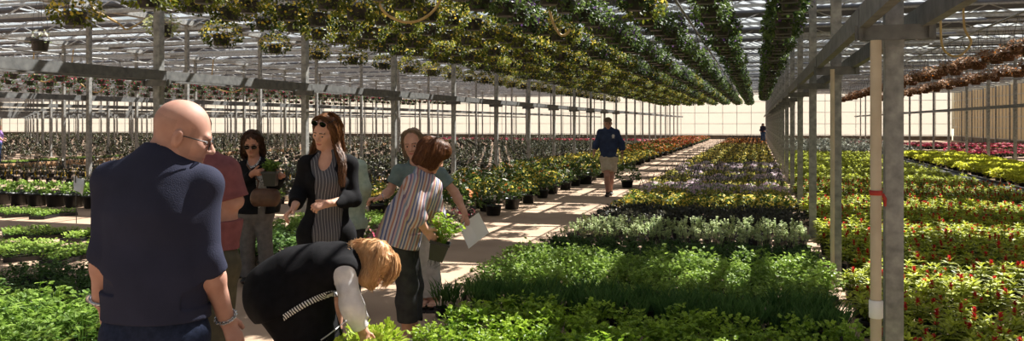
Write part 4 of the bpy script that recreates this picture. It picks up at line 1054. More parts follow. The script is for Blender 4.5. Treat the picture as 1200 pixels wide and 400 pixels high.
held(511, 305, 6.16, .15, -.25, 0, 'potted_parsley', 'black square pot of bright parsley held in the hands of the striped woman', G_PARS, T_LOBE, F_LOBE, .24, 5, True)
held(317.5, 218, 8.1, .15, 0, 0, 'potted_herb', 'black pot with a small green plant held by the woman with sunglasses', G_CIL, T_LOBE, F_LOBE, .13, 4)
# ---------------------------------------------------------------- people
def ground_point(H):
    p = (H.J['al'] + H.J['ar']) / 2
    return np.array([p[0], p[1], 0.0])

def make_body(H, label, mats, vox, handargs, base, extra=None, group=None, hands_scale=1.0, headless=False):
    lo, hi = H.bounds(.2)
    lo[2] = min(lo[2], -.02)
    fd = Field(lo, hi, vox)
    H.torso(fd, -.008)
    for q in 'lr':
        H.leg(fd, q); H.arm(fd, q); H.foot(fd, q)
    H.head_prims(fd)
    for q, a in handargs.items(): H.hands(fd, q, **a)
    o = fd.build('person', mats, None, base, H.paint(extra))
    return tag(o, label, 'person', group)

def top(H, name, mat, body, base, sl, sr, inf=.014, hem=None, vox=.006, amp=.003, freq=16, cuff=.004, seed=1., extra=None, legs=None, k=.05, neck_cut=None, arm_inf=None):
    """knitted or woven top; SL and SR say how far the sleeves reach (1 elbow, 2 wrist)"""
    lo, hi = H.bounds(.2); fd = Field(lo, hi, vox)
    H.torso(fd, inf, k)
    for q, t in (('l', sl), ('r', sr)):
        if t: H.arm(fd, q, inf if arm_inf is None else arm_inf, t, .03, (inf if arm_inf is None else arm_inf) + cuff)
    if legs:
        for q in 'lr': H.leg(fd, q, inf + legs[1], legs[0], .08)
    fd.fold(amp, freq, seed, (1, 1, .7))
    for q, t in (('l', sl), ('r', sr)):
        if not t: continue
        S, E, W = H.J['s' + q], H.J['e' + q], H.J['w' + q]
        c, n = (S + (E - S) * t, E - S) if t <= 1 else (E + (W - E) * (t - 1), W - E)
        fd.cut(c, n, c, .11)
    if hem is not None: fd.cut(hem[0], hem[1])
    if neck_cut is not None: fd.ell(neck_cut[0], neck_cut[1], None, .01, 'sub')
    if extra: extra(fd)
    return fd.build(name, mat, body, base)

def trousers(H, name, mat, body, base, t=1.95, inf=.016, vox=.007, amp=.003, flare=.01, waist=True, seed=3., k=.04):
    lo, hi = H.bounds(.2, ('pelvis', 'waist', 'hl', 'hr', 'kl', 'kr', 'al', 'ar')); fd = Field(lo, hi, vox)
    dm, g, J = H.dim, H.g, H.J
    fd.cone(J['hl'], J['hr'], dm['hip'] * g + inf, dm['hip'] * g + inf, k)
    w = J['pelvis'] + (J['waist'] - J['pelvis']) * .4
    fd.cone(J['pelvis'], w, dm['pel'] * g + .003, dm['pel'] * g * .95 + .003, k, (H.fr, dm['flat']))
    for q in 'lr': H.leg(fd, q, inf, t, .025, inf + flare)
    fd.fold(amp, 14, seed, (1, 1, .6))
    for q in 'lr':
        Hh, K, A = J['h' + q], J['k' + q], J['a' + q]
        c, n = (Hh + (K - Hh) * t, K - Hh) if t <= 1 else (K + (A - K) * (t - 1), A - K)
        fd.cut(c, n, c, .13)
    fd.cut(w, J['waist'] - J['pelvis'])
    return fd.build(name, mat, body, base)

def shoes(H, name, mat, body, base, vox=.007, inf=.01):
    for q in 'lr':
        A, T = H.J['a' + q], H.J['t' + q]
        fd = Field(np.minimum(A, T) - .14, np.maximum(A, T) + .14, vox)
        H.foot(fd, q, inf)
        fd.cut(np.array([0, 0, 0.004]), -UP); fd.cut(A + UP * .02, UP)
        fd.build(name, mat, body, base)

def ring(name, mat, body, base, c, axis, r, t, n=24, links=0):
    mb = MB(); a = unit(axis); u = unit(np.cross(a, UP if abs(a[2]) < .9 else RIGHT)); v = np.cross(a, u)
    if links:
        for i in range(links):
            q = 2 * math.pi * i / links; p = c + (u * math.cos(q) + v * math.sin(q)) * r
            tg = -u * math.sin(q) + v * math.cos(q); nn = a if i % 2 else unit(p - c)
            L = 2 * math.pi * r / links * .75
            w = [p + tg * math.cos(x) * L + nn * math.sin(x) * t * 1.6 for x in np.linspace(0, 2 * math.pi, 9)]
            mb.tube(w, t * .55, 5, caps=False)
    else:
        w = [c + (u * math.cos(x) + v * math.sin(x)) * r for x in np.linspace(0, 2 * math.pi, n + 1)]
        mb.tube(w, t, 8, caps=False)
    return _child(mb, name, mat, body, base)

def glasses(H, body, base, dark, name='glasses', up=0.0, back=0.0):
    e = lambda x, y, z: H.hp(x, y - back, z + up)
    mb = MB(); ln = MB()
    for q in (-1, 1):
        mb.tube([e(q * .062, .088, .002), e(q * .074, .06, .003), e(q * .081, .01, .003), e(q * .08, -.012, -.006)], .0024, 6)
        rim = [e(q * (.034 + .026 * math.cos(a)), .101 - abs(math.cos(a)) * .004, -.008 + .02 * math.sin(a)) for a in np.linspace(0, 2 * math.pi, 17)]
        mb.tube(rim, .002, 6, caps=False)
        cc = np.mean(rim[:-1], 0)
        for off, fl in ((0.0008, 1), (-.0008, -1)):
            V = np.array(rim[:-1] + [cc]) + H.hR[:, 1] * off
            ln.add(V, [[i, (i + 1) % 16, 16][::fl] for i in range(16)])
    mb.tube([e(-.01, .103, 0), e(0, .106, .002), e(.01, .103, 0)], .002, 6)
    f = _child(mb, name, M['frame_black'], body, base)
    _child(ln, 'lens', dark, f, base); return f
M['frame_black'] = pmat('frame_black', lin(30, 28, 28), lin(20, 20, 20), 20, .3)
def lensmat(name, c, a):
    m, nt, out = _nodes(name)
    g = nt.nodes.new('ShaderNodeBsdfGlossy'); g.inputs['Roughness'].default_value = .05; g.inputs[0].default_value = (.6, .6, .6, 1)
    t = nt.nodes.new('ShaderNodeBsdfTransparent'); t.inputs[0].default_value = c
    x = nt.nodes.new('ShaderNodeMixShader'); x.inputs[0].default_value = a
    nt.links.new(t.outputs[0], x.inputs[1]); nt.links.new(g.outputs[0], x.inputs[2]); nt.links.new(x.outputs[0], out.inputs[0]); return m
M['clear_lens'] = lensmat('clear_lens', (.55, .55, .58, 1), .12)
M['dark_lens'] = lensmat('dark_lens', (.02, .018, .016, 1), .03)
M['silver'] = pmat('silver', lin(205, 205, 205), lin(170, 170, 172), 60, .25, .9)
SK1 = skinmat('skin_ruddy', lin(190, 145, 127)); SK2 = skinmat('skin_fair', lin(214, 164, 138)); SK3 = skinmat('skin_tan', lin(190, 136, 110))
STUB = skinmat('stubble', lin(179, 136, 119)); BROWN = hairmat('brown_hair', lin(50, 32, 22), lin(92, 60, 38))
BROWB = pmat('dark_brow', lin(116, 84, 64), lin(96, 70, 54), 60, .7)
AUB = hairmat('auburn_hair', lin(72, 46, 30), lin(160, 108, 66)); BOB = hairmat('chestnut_hair', lin(84, 52, 32), lin(140, 90, 56))
STRAW = hairmat('strawberry_hair', lin(206, 152, 102), lin(240, 200, 150)); ASH = hairmat('ash_blond_hair', lin(136, 112, 88), lin(196, 170, 140))
NAVY = cloth('navy_fleece', lin(50, 52, 70), lin(42, 44, 60), 5); DENIM = cloth('dark_denim', lin(42, 50, 72), lin(30, 37, 56), 60)
BURG = cloth('burgundy_cotton', lin(134, 84, 84), lin(114, 70, 72), 20); OLIVE = cloth('olive_cotton', lin(86, 82, 66), lin(70, 66, 54), 20)
BLACK = cloth('black_knit', lin(28, 27, 30), lin(20, 20, 22), 20); GREYP = cloth('grey_trousers', lin(124, 116, 110), lin(104, 98, 94), 20)
CHAR = cloth('charcoal_cotton', lin(62, 62, 62), lin(48, 48, 50), 20); PALEG = cloth('pale_green_knit', lin(176, 190, 172), lin(150, 166, 150), 24)
TEE = cloth('grey_green_jersey', lin(122, 138, 134), lin(104, 120, 118), 16); CREAM = cloth('cream_twill', lin(214, 206, 196), lin(190, 182, 172), 20)
WHITEC = cloth('white_cotton', lin(232, 230, 230), lin(208, 206, 208), 16); NAVY2 = cloth('navy_sweatshirt', lin(58, 70, 102), lin(48, 58, 86), 10)
KHAKI = cloth('light_khaki', lin(202, 188, 168), lin(178, 164, 146), 16); LAV = cloth('lavender_cotton', lin(160, 130, 190), lin(130, 100, 160), 16)
JEAN = cloth('blue_denim', lin(64, 84, 120), lin(48, 64, 96), 20); SHOEB = pmat('dark_leather', lin(50, 42, 40), lin(34, 30, 30), 20, .5)
LEATH = pmat('brown_leather', lin(110, 78, 58), lin(84, 58, 44), 14, .45, 0, .15, 90)

def down(H, p, grav=1.0, front=0.0):
    q = p - H.hp(0, -.03, .11); return unit(q) * .9 - H.hR[:, 2] * grav * .8 + H.hR[:, 1] * front * .6 - UP * .2

# --- bald man seen from behind
def bald_man():
    H = Human(2.84, dict(head=(215, 157, .02), neck=(190, 190), sl=(132, 213), sr=(239, 217), chest=(185, 246), waist=(183, 318), pelvis=(183, 374),
        hl=(156, 395), hr=(208, 395), el=(122, 296, -.02), wl=(118, 352, .05), er=(243, 304, -.02), wr=(265, 373, .08),
        kl=(154, 545, .02), kr=(212, 545, .02), al=(152, 672), ar=(214, 672), tl=(146, 690, .15), tr=(222, 690, .15)),
        (.1, 0, 1), dims=dict(chest=.178, waist=.172, pel=.165, hip=.09, up=.13, sho=.054, neck=.062, arm=(.052, .038, .029), leg=(.09, .06, .042), flat=.7))
    H.head((.9, -.3, .32), (.3, .95, 0), 1.0)
    base = ground_point(H)
    ex = lambda x, y, z: ((y < .04) & (z < .052 - (y + .09) * .12) & (z > -.075) & (x > .02)) & ~((x > .07) & (y > -.035)) | ((y < -.03) & (z < .05) & (z > -.06)) | ((z < -.062) & (y > .0) & (y < .12) & (z > -.13) & (x > -.01) & ~((x < .021) & (z > -.085))) & (y > .02)
    b = make_body(H, 'bald man in navy sweatshirt and jeans, back turned, looking down to the side', facemats(SK1, STUB), .004,
        dict(l=dict(fwd=(.12, -1, .12), nrm=(-.9, -.1, -.3), thumb=(.2, 0, 1), curl=.3), r=dict(fwd=(.35, -1, .15), nrm=(.8, .2, -.5), thumb=(-.2, -.1, 1), curl=.35)), base, ex)
    def collar(fd):
        n = H.J['neck']; a = n - UP * .004 + FWD * .01; up_ = unit(UP + .25 * RIGHT + .2 * FWD)
        fd.cone(a - up_ * .04, a + up_ * .018, .086, .084, .03)
        fd.ell(a + up_ * .065, (.076, .07, .06), None, .008, 'sub')
    z = P(183, 372, 2.84)
    t = top(H, 'sweatshirt', NAVY, b, base, 1.12, 1.2, .014, (z, -UP), .006, .005, 11, .001, 2., lambda f: (collar(f), f.cone(H.J['waist'], H.J['pelvis'] - UP * .05, .186, .188, .05, (H.fr, .7)), f.fold(.004, 7, 5., (1, 1, .35)), f.cut(z, -UP)), arm_inf=.009)
    for q, tt in (('l', 1.1), ('r', 1.18)):   # rolled cuffs
        E, W = H.J['e' + q], H.J['w' + q]; c = E + (W - E) * (tt - 1); a = unit(W - E)
        for i in range(2): ring('sleeve_cuff', NAVY, b, base, c - a * (.012 - .02 * i), a, .038 - .001 * i, .0095)
    trousers(H, 'jeans', DENIM, b, base, 1.93, .016)
    shoes(H, 'shoe', SHOEB, b, base)
    glasses(H, b, base, M['clear_lens'])
    W, f = H.J['wl'], unit(H.J['wl'] - H.J['el'])
    w = ring('wristwatch', M['silver'], b, base, W - f * .005, f, .034, .0075)
    mb = MB(); mb.lathe([(0, .012), (.017, .012), (.02, .004), (.02, 0), (0, 0)], 20, W - f * .005 - RIGHT * .036 - FWD * .0, np.stack([f, np.cross(UP, f), -RIGHT], 1)); _child(mb, 'watch_face', M['silver'], w, base)
    W, f = H.J['wr'], unit(H.J['wr'] - H.J['er'])
    ring('chain_bracelet', M['silver'], b, base, W - f * .005, f + .2 * UP, .035, .0042, links=26)


# --- person in a burgundy shirt, mostly behind the bald man
def burgundy():
    H = Human(4.3, dict(head=(226, 158, .0), neck=(238, 186), sl=(216, 200, .1), sr=(265, 200), chest=(244, 222), waist=(243, 262), pelvis=(243, 300),
        hl=(228, 312), hr=(256, 312), el=(206, 236, .16), wl=(212, 250, .34), er=(275, 236, .0), wr=(252, 251, .22),
        kl=(230, 405), kr=(254, 405), al=(232, 488), ar=(252, 488), tl=(222, 505, .12), tr=(244, 505, .12)),
        (-.55, 0, .83), dims=dict(chest=.16, waist=.155, pel=.15, hip=.1, sho=.055, neck=.058, flat=.74, arm=(.05, .043, .028)))
    H.head((-.6, -.35, .75), (0, 1, .3), 1.0); base = ground_point(H)
    b = make_body(H, 'person in burgundy short-sleeved shirt and olive trousers, half hidden behind the bald man', facemats(SK1, BROWB), .006,
        dict(l=dict(fwd=(.2, -.2, 1), nrm=(-.2, 1, 0), thumb=(1, 0, 0), curl=.4), r=dict(fwd=(-.7, -.2, .7), nrm=(.3, 1, .2), thumb=(-.7, 0, -.6), curl=.4)), base)
    top(H, 'shirt', BURG, b, base, .8, .92, .016, (P(243, 292, 4.3), -UP), .007, .005, 16, .016, 5., neck_cut=(H.J['neck'] + UP * .06, (.075, .075, .06)))
    mb = Field(*H.bounds(.15, ('head',)), .006); e = H.hp
    mb.ell(e(0, -.02, .04), (.086, .1, .09), H.hR, .02); mb.cut(e(0, .045, .03), H.hR[:, 1] - H.hR[:, 2] * .3); mb.fold(.003, 60); mb.build('hair', BROWN, b, base)
    trousers(H, 'trousers', OLIVE, b, base, 1.95, .02); shoes(H, 'shoe', SHOEB, b, base)


# --- woman with sunglasses holding a potted plant
def sunglasses_woman():
    d = 8.4
    H = Human(d, dict(head=(295.5, 168, -.02), neck=(298, 188), sl=(315, 196), sr=(286, 196), chest=(301, 211, -.02), waist=(301, 230), pelvis=(300, 245),
        hl=(308, 250), hr=(292, 250), el=(323, 218, -.02), wl=(329, 206, -.25), er=(281, 219, -.02), wr=(297, 203, -.24),
        kl=(311, 291), kr=(290, 291), al=(313, 325), ar=(289, 325), tl=(315, 330, -.16), tr=(287, 330, -.16)),
        (-.05, 0, -1), dims=dict(chest=.14, waist=.13, pel=.155, hip=.105, up=.1, arm=(.043, .034, .025), bust=.04))
    H.head((.12, -.32, -.95), (0, 1, -.2), 1.06); base = ground_point(H)
    b = make_body(H, 'woman in black cardigan and dark sunglasses looking down at the potted plant she holds', facemats(SK3, BROWB), .006,
        dict(l=dict(fwd=(-.7, .1, -.5), nrm=(.6, -.1, -.7), thumb=(-.2, 1, 0), curl=.5), r=dict(fwd=(.75, .1, -.5), nrm=(-.6, -.1, -.6), thumb=(.2, 1, 0), curl=.55)), base)
    fd = Field(*H.bounds(.2), .006); H.torso(fd, .006); fd.fold(.002, 18); fd.ell(H.J['neck'] + UP * .03 - FWD * .06, (.06, .09, .09), None, .01, 'sub'); fd.cut(P(300, 243, d), -UP); fd.build('blouse', M['fleck'], b, base)
    def opening(f):   # cardigan hangs open at the front
        c = P(301, 225, d - .2); f.ell(c, (.052, .16, .4), None, .01, 'sub'); f.ell(H.J['neck'] + UP * .02 - FWD * .08, (.075, .12, .1), None, .01, 'sub')
    top(H, 'cardigan', BLACK, b, base, 1.85, 1.85, .022, (P(300, 250, d), -UP), .007, .004, 18, .004, 3., opening)
    trousers(H, 'trousers', GREYP, b, base, 1.97, .018, flare=.028); shoes(H, 'shoe', SHOEB, b, base)
    glasses(H, b, base, M['dark_lens'], 'sunglasses'); e = H.hp
    hf = Field(*H.bounds(.2, ('head', 'neck')), .006)
    hf.ell(e(0, -.025, .04), np.array((.09, .1, .092)) * 1.06, H.hR, .02)
    for q in (-1, 1): hf.cone(e(q * .07, -.02, .03), e(q * .085, -.02, -.1), .045, .04, .03); hf.cone(e(q * .085, -.02, -.1), e(q * .088, .0, -.165), .04, .018, .03)
    hf.cone(e(0, -.06, .0), e(0, -.06, -.15), .075, .06, .03); hf.ell(e(0, .1, -.03), np.array((.052, .07, .1)), H.hR, .02, 'sub'); hf.fold(.004, 55, 2.); comb(hf.build('hair', BROWN, b, base), b, base, lambda p: down(H, p), 260, .12, .0022, BROWN)
    pth = [[(e(q * .02, .02, .12), .015), (e(q * .07, .01, .07), .025), (e(q * .092, -.01, -.03), .03), (e(q * .095, .0, -.11), .035), (e(q * .1, .02, -.18), .035)] for q in (-1, 1)]
    strands(pth, 130, .0022, BROWN, 'hair_lock', b, base, 4, .012)
    # shoulder bag
    bag = empty('shoulder_bag', tuple(P(311, 241, d - .2)), 'brown leather bag hanging at the hip of the woman with sunglasses', 'bag')
    bb = P(311, 241, d - .2); mb = Field(bb - .25, bb + .3, .006)
    c = P(311, 232, d - .2); mb.cone(c + D3(-1, 0, 0) * .09 - UP * .045, c + D3(1, 0, 0) * .09 - UP * .045, .045, .045, .02, (FWD, .8)); mb.cone(c + D3(-1, 0, 0) * .08 + UP * .04, c + D3(1, 0, 0) * .085 + UP * .04, .055, .055, .06, (FWD, .75)); mb.cone(c + D3(-1, 0, 0) * .09, c + D3(1, 0, 0) * .09, .06, .06, .05, (FWD, .75)); mb.fold(.002, 24)
    mb.build('bag_body', LEATH, bag, bb)
    fl = Field(bb - .25, bb + .3, .005); fl.cone(c + D3(-1, 0, 0) * .08 + UP * .03, c + D3(1, 0, 0) * .085 + UP * .03, .068, .068, .05, (FWD, .78)); fl.cut(c + UP * .012, -UP); fl.build('flap', LEATH, bag, bb)
    mb = MB(); mb.tube([c + D3(-1, 0, 0) * .09 + UP * .08, P(303, 213, d - .17), P(290, 194, d - .1), P(287, 191, d + .02), P(292, 200, d + .14)], .009, 6); _child(mb, 'strap', LEATH, bag, bb)

# --- long-haired woman in a striped dress
def long_hair_woman():
    d = 6.2
    H = Human(d, dict(head=(381, 154, -.03), neck=(385, 180, 0), sl=(408, 193, .02), sr=(360, 193, -.03), chest=(383, 212, -.02), waist=(384, 243), pelvis=(383, 268),
        hl=(393, 276), hr=(373, 276), el=(414, 233, -.02), wl=(384, 239, -.26), er=(351, 226, -.02), wr=(345, 243, -.22),
        kl=(394, 336, -.02), kr=(374, 336, -.02), al=(395, 387), ar=(375, 387), tl=(393, 396, -.16), tr=(369, 396, -.16)),
        (-.3, 0, -1), dims=dict(chest=.142, waist=.135, pel=.16, hip=.11, up=.1, arm=(.045, .036, .026), bust=.05))
    H.head((-.34, -.34, -.88), (.06, 1, -.3), 1.06); base = ground_point(H)
    b = make_body(H, 'woman with long auburn hair in striped dress and black cardigan, sunglasses on her head', facemats(SK2, BROWB), .005,
        dict(l=dict(fwd=(-.85, -.2, -.35), nrm=(.1, .5, -.8), thumb=(-.2, 1, .2), curl=.5, grip=.2), r=dict(fwd=(-.5, -.55, -.6), nrm=(-.5, .8, 0), thumb=(.3, .5, -.7), curl=.55)), base)
    nk = (H.J['neck'] - UP * .03 - FWD * .11 - RIGHT * .02, (.058, .1, .1))
    top(H, 'striped_dress', M['dress'], b, base, 0, 0, .012, (P(383, 345, d), -UP), .006, .004, 14, 0, 1., lambda f: (f.ell(H.J['sl'] + RIGHT * .05, (.05, .08, .09), None, .01, 'sub'), f.ell(H.J['sr'] - RIGHT * .05, (.05, .08, .09), None, .01, 'sub')), (1.0, .04), neck_cut=nk)
    def opening(f):
        c = P(377, 250, d - .22); f.ell(c, (.125, .22, .42), None, .01, 'sub'); f.ell(H.J['neck'] - UP * .04 - FWD * .09 - RIGHT * .02, (.1, .14, .17), None, .01, 'sub')
    top(H, 'cardigan', BLACK, b, base, 1.9, 1.78, .022, (P(383, 320, d), -UP), .006, .005, 15, .006, 4., opening, (.95, .05))
    shoes(H, 'shoe', SHOEB, b, base); e = H.hp
    hf = Field(*H.bounds(.25, ('head', 'neck')), .006)
    hf.ell(e(0, -.022, .036), np.array((.086, .102, .098)), H.hR, .02)
    for q in (-1, 1): hf.cone(e(q * .06, -.0, .03), e(q * .078, -.01, -.1), .038, .032, .03)
    hf.cone(e(0, -.06, .0), e(0, -.075, -.17), .08, .075, .03); hf.ell(e(0, .1, -.03), np.array((.056, .075, .098)), H.hR, .02, 'sub'); hf.fold(.004, 55, 2.); comb(hf.build('hair', AUB, b, base), b, base, lambda p: down(H, p), 500, .14, .0022, AUB)
    # long locks: one side over the shoulder to the chest, the other down the back
    A = [(e(.01, .03, .125), .012), (e(.06, .02, .09), .022), (e(.085, -.005, .0), .026), (e(.088, -.0, -.09), .03), (P(401, 190, d - .1), .03), (P(401, 206, d - .15), .028), (P(400, 221, d - .17), .018)]
    B = [(e(-.005, .03, .125), .012), (e(-.06, .02, .09), .022), (e(-.083, -.01, .0), .024), (e(-.086, -.03, -.08), .03), (P(364, 186, d + .06), .03), (P(363, 196, d + .1), .025)]
    Bk = [(e(.03, -.04, .12), .03), (e(.05, -.1, .04), .035), (e(.05, -.1, -.08), .045), (P(401, 195, d + .11), .045), (P(402, 216, d + .13), .03)]
    strands([A, A, B, Bk], 170, .0024, AUB, 'hair_lock', b, base, 9, .012)
    glasses(H, b, base, M['dark_lens'], 'sunglasses', .095, .02)

# --- woman in a pale green top, hidden but for her shoulder and arm
def pale_green_woman():
    d = 7.3
    H = Human(d, dict(head=(392, 163), neck=(399, 183), sl=(386, 195), sr=(421, 197), chest=(405, 213), waist=(405, 237), pelvis=(405, 258),
        hl=(397, 264), hr=(414, 264), el=(378, 222, .1), wl=(376, 238, .26), er=(428, 220, -.02), wr=(424, 241, .12),
        kl=(396, 312), kr=(414, 312), al=(396, 352), ar=(414, 352), tl=(393, 359, .15), tr=(412, 359, .15)), (-.15, 0, 1), dims=dict(chest=.15, waist=.145, pel=.16))
    H.head((-.2, -.3, .9), (0, 1, .3), .96); base = ground_point(H)
    b = make_body(H, 'person in pale green long-sleeved top behind the long-haired woman', facemats(SK2, BROWB), .007,
        dict(l=dict(fwd=(0, -.6, .8), nrm=(-.6, .6, 0), thumb=(1, 0, .3)), r=dict(fwd=(-.2, -.7, .7), nrm=(.8, .3, 0), thumb=(-.6, .2, .5))), base)
    top(H, 'knit_top', PALEG, b, base, 1.9, 1.9, .02, (P(405, 268, d), -UP), .007, .006, 16, .004, 6.)
    trousers(H, 'trousers', CHAR, b, base, 1.95, .02); shoes(H, 'shoe', SHOEB, b, base)
    hf = Field(*H.bounds(.2, ('head',)), .007); hf.ell(H.hp(0, -.02, .03), (.088, .1, .1), H.hR, .02); hf.cut(H.hp(0, .06, .02), H.hR[:, 1]); hf.fold(.004, 55); hf.build('hair', ASH, b, base)

# --- woman in a grey-green T-shirt holding a sheet of paper
def tee_woman():
    d = 7.3
    H = Human(d, dict(head=(484, 168, -.02), neck=(488, 189), sl=(514, 203, .02), sr=(468, 201, -.02), chest=(492, 217), waist=(494, 241), pelvis=(496, 260),
        hl=(506, 268), hr=(489, 268), el=(533, 226, .02), wl=(545, 251, -.06), er=(456, 225, -.05), wr=(446, 232, -.26),
        kl=(506, 315), kr=(494, 315), al=(508, 350), ar=(498, 351), tl=(506, 358, -.16), tr=(494, 358, -.16)),
        (-.12, 0, -1), dims=dict(chest=.145, waist=.135, pel=.155, hip=.105, arm=(.045, .037, .026), leg=(.085, .056, .038), bust=.045))
    H.head((-.1, -.22, -.97), (-.12, 1, -.2), 1.08); base = ground_point(H)
    b = make_body(H, 'smiling woman in grey-green T-shirt and cream trousers holding a white sheet', facemats(SK2, BROWB), .005,
        dict(l=dict(fwd=(.3, -1, -.1), nrm=(.8, .3, -.5), thumb=(-.5, -.2, -.8), curl=.45, grip=.25), r=dict(fwd=(-1, -.1, -.3), nrm=(-.2, 1, 0), thumb=(.2, .1, -1), curl=.6)), base)
    top(H, 't_shirt', TEE, b, base, .62, .62, .018, (P(495, 262, d), -UP), .006, .004, 17, .012, 7., neck_cut=(H.J['neck'] + UP * .02 - FWD * .05, (.075, .09, .065)))
    trousers(H, 'trousers', CREAM, b, base, 1.93, .016, flare=.012)
    for q in 'lr':
        A, T = H.J['a' + q], H.J['t' + q]; mb = MB(); m = (A * [1, 1, 0] + T * [1, 1, 0]) / 2; ax = unit((T - A) * [1, 1, 0]); sd = np.cross(ax, UP)
        mb.box(m + ax * .02 + UP * .008, (.045, .13, .008), np.stack([sd, ax, UP], 1)); s_ = _child(mb, 'sandal', SHOEB, b, base)
        st = MB(); st.tube([m + ax * .05 + sd * .046 + UP * .012, m + ax * .045 + sd * .03 + UP * .06, m + ax * .045 - sd * .03 + UP * .06, m + ax * .05 - sd * .046 + UP * .012], .01, 6); _child(st, 'sandal_strap', SHOEB, s_, base)
    e = H.hp; hf = Field(*H.bounds(.22, ('head', 'neck')), .006)
    hf.ell(e(0, -.022, .036), np.array((.086, .1, .098)), H.hR, .02)
    for q in (-1, 1): hf.cone(e(q * .062, -.01, .03), e(q * .075, -.02, -.09), .036, .03, .03)
    hf.cone(e(0, -.06, 0), e(0, -.07, -.12), .075, .06, .03); hf.ell(e(0.004, .1, -.022), np.array((.058, .075, .096)), H.hR, .02, 'sub'); hf.fold(.003, 55, 2.); comb(hf.build('hair', ASH, b, base), b, base, lambda p: down(H, p), 350, .12, .0022, ASH)
    strands([[(e(q * .01, .04, .122), .012), (e(q * .06, .03, .09), .02), (e(q * .082, -.005, 0), .022), (e(q * .08, -.02, -.1), .026), (e(q * .07, -.03, -.16), .03)] for q in (-1, 1)], 120, .0022, ASH, 'hair_lock', b, base, 5, .008)
    ring('bracelet', M['silver'], b, base, H.J['wr'] + D3(1, .2, .2) * .02, D3(1, .2, .3), .032, .004)
    # folded sheet of paper
    W, f, n, t = H.hand['l']; k = [P(538, 265, d - .12), P(561, 249, d - .02), P(573, 273, d - .08), P(549, 292, d - .17)]
    pb = np.mean(k, 0); mb = MB(); nn = unit(np.cross(k[1] - k[0], k[3] - k[0])); G = 8
    V = []; 
    for s_ in (.0006, -.0006):
        for i in range(G + 1):
            for j in range(G + 1):
                u, v = i / G, j / G; p = (k[0] * (1 - u) + k[1] * u) * (1 - v) + (k[3] * (1 - u) + k[2] * u) * v
                V.append(p + nn * (s_ + .022 * (.5 - abs(u - .5)) * 2 + .006 * math.sin(v * 5)))
    q = lambda i, j, o: o + i * (G + 1) + j; n1 = (G + 1) ** 2
    fc = [[q(i, j, 0), q(i + 1, j, 0), q(i + 1, j + 1, 0), q(i, j + 1, 0)] for i in range(G) for j in range(G)] + [[q(i, j, n1), q(i, j + 1, n1), q(i + 1, j + 1, n1), q(i + 1, j, n1)] for i in range(G) for j in range(G)]
    mb.add(V, fc); o = mb.build('sheet_of_paper', M['thin_paper'], None, False, pb); tag(o, 'white folded sheet of paper held low by the woman in the grey-green T-shirt', 'paper')

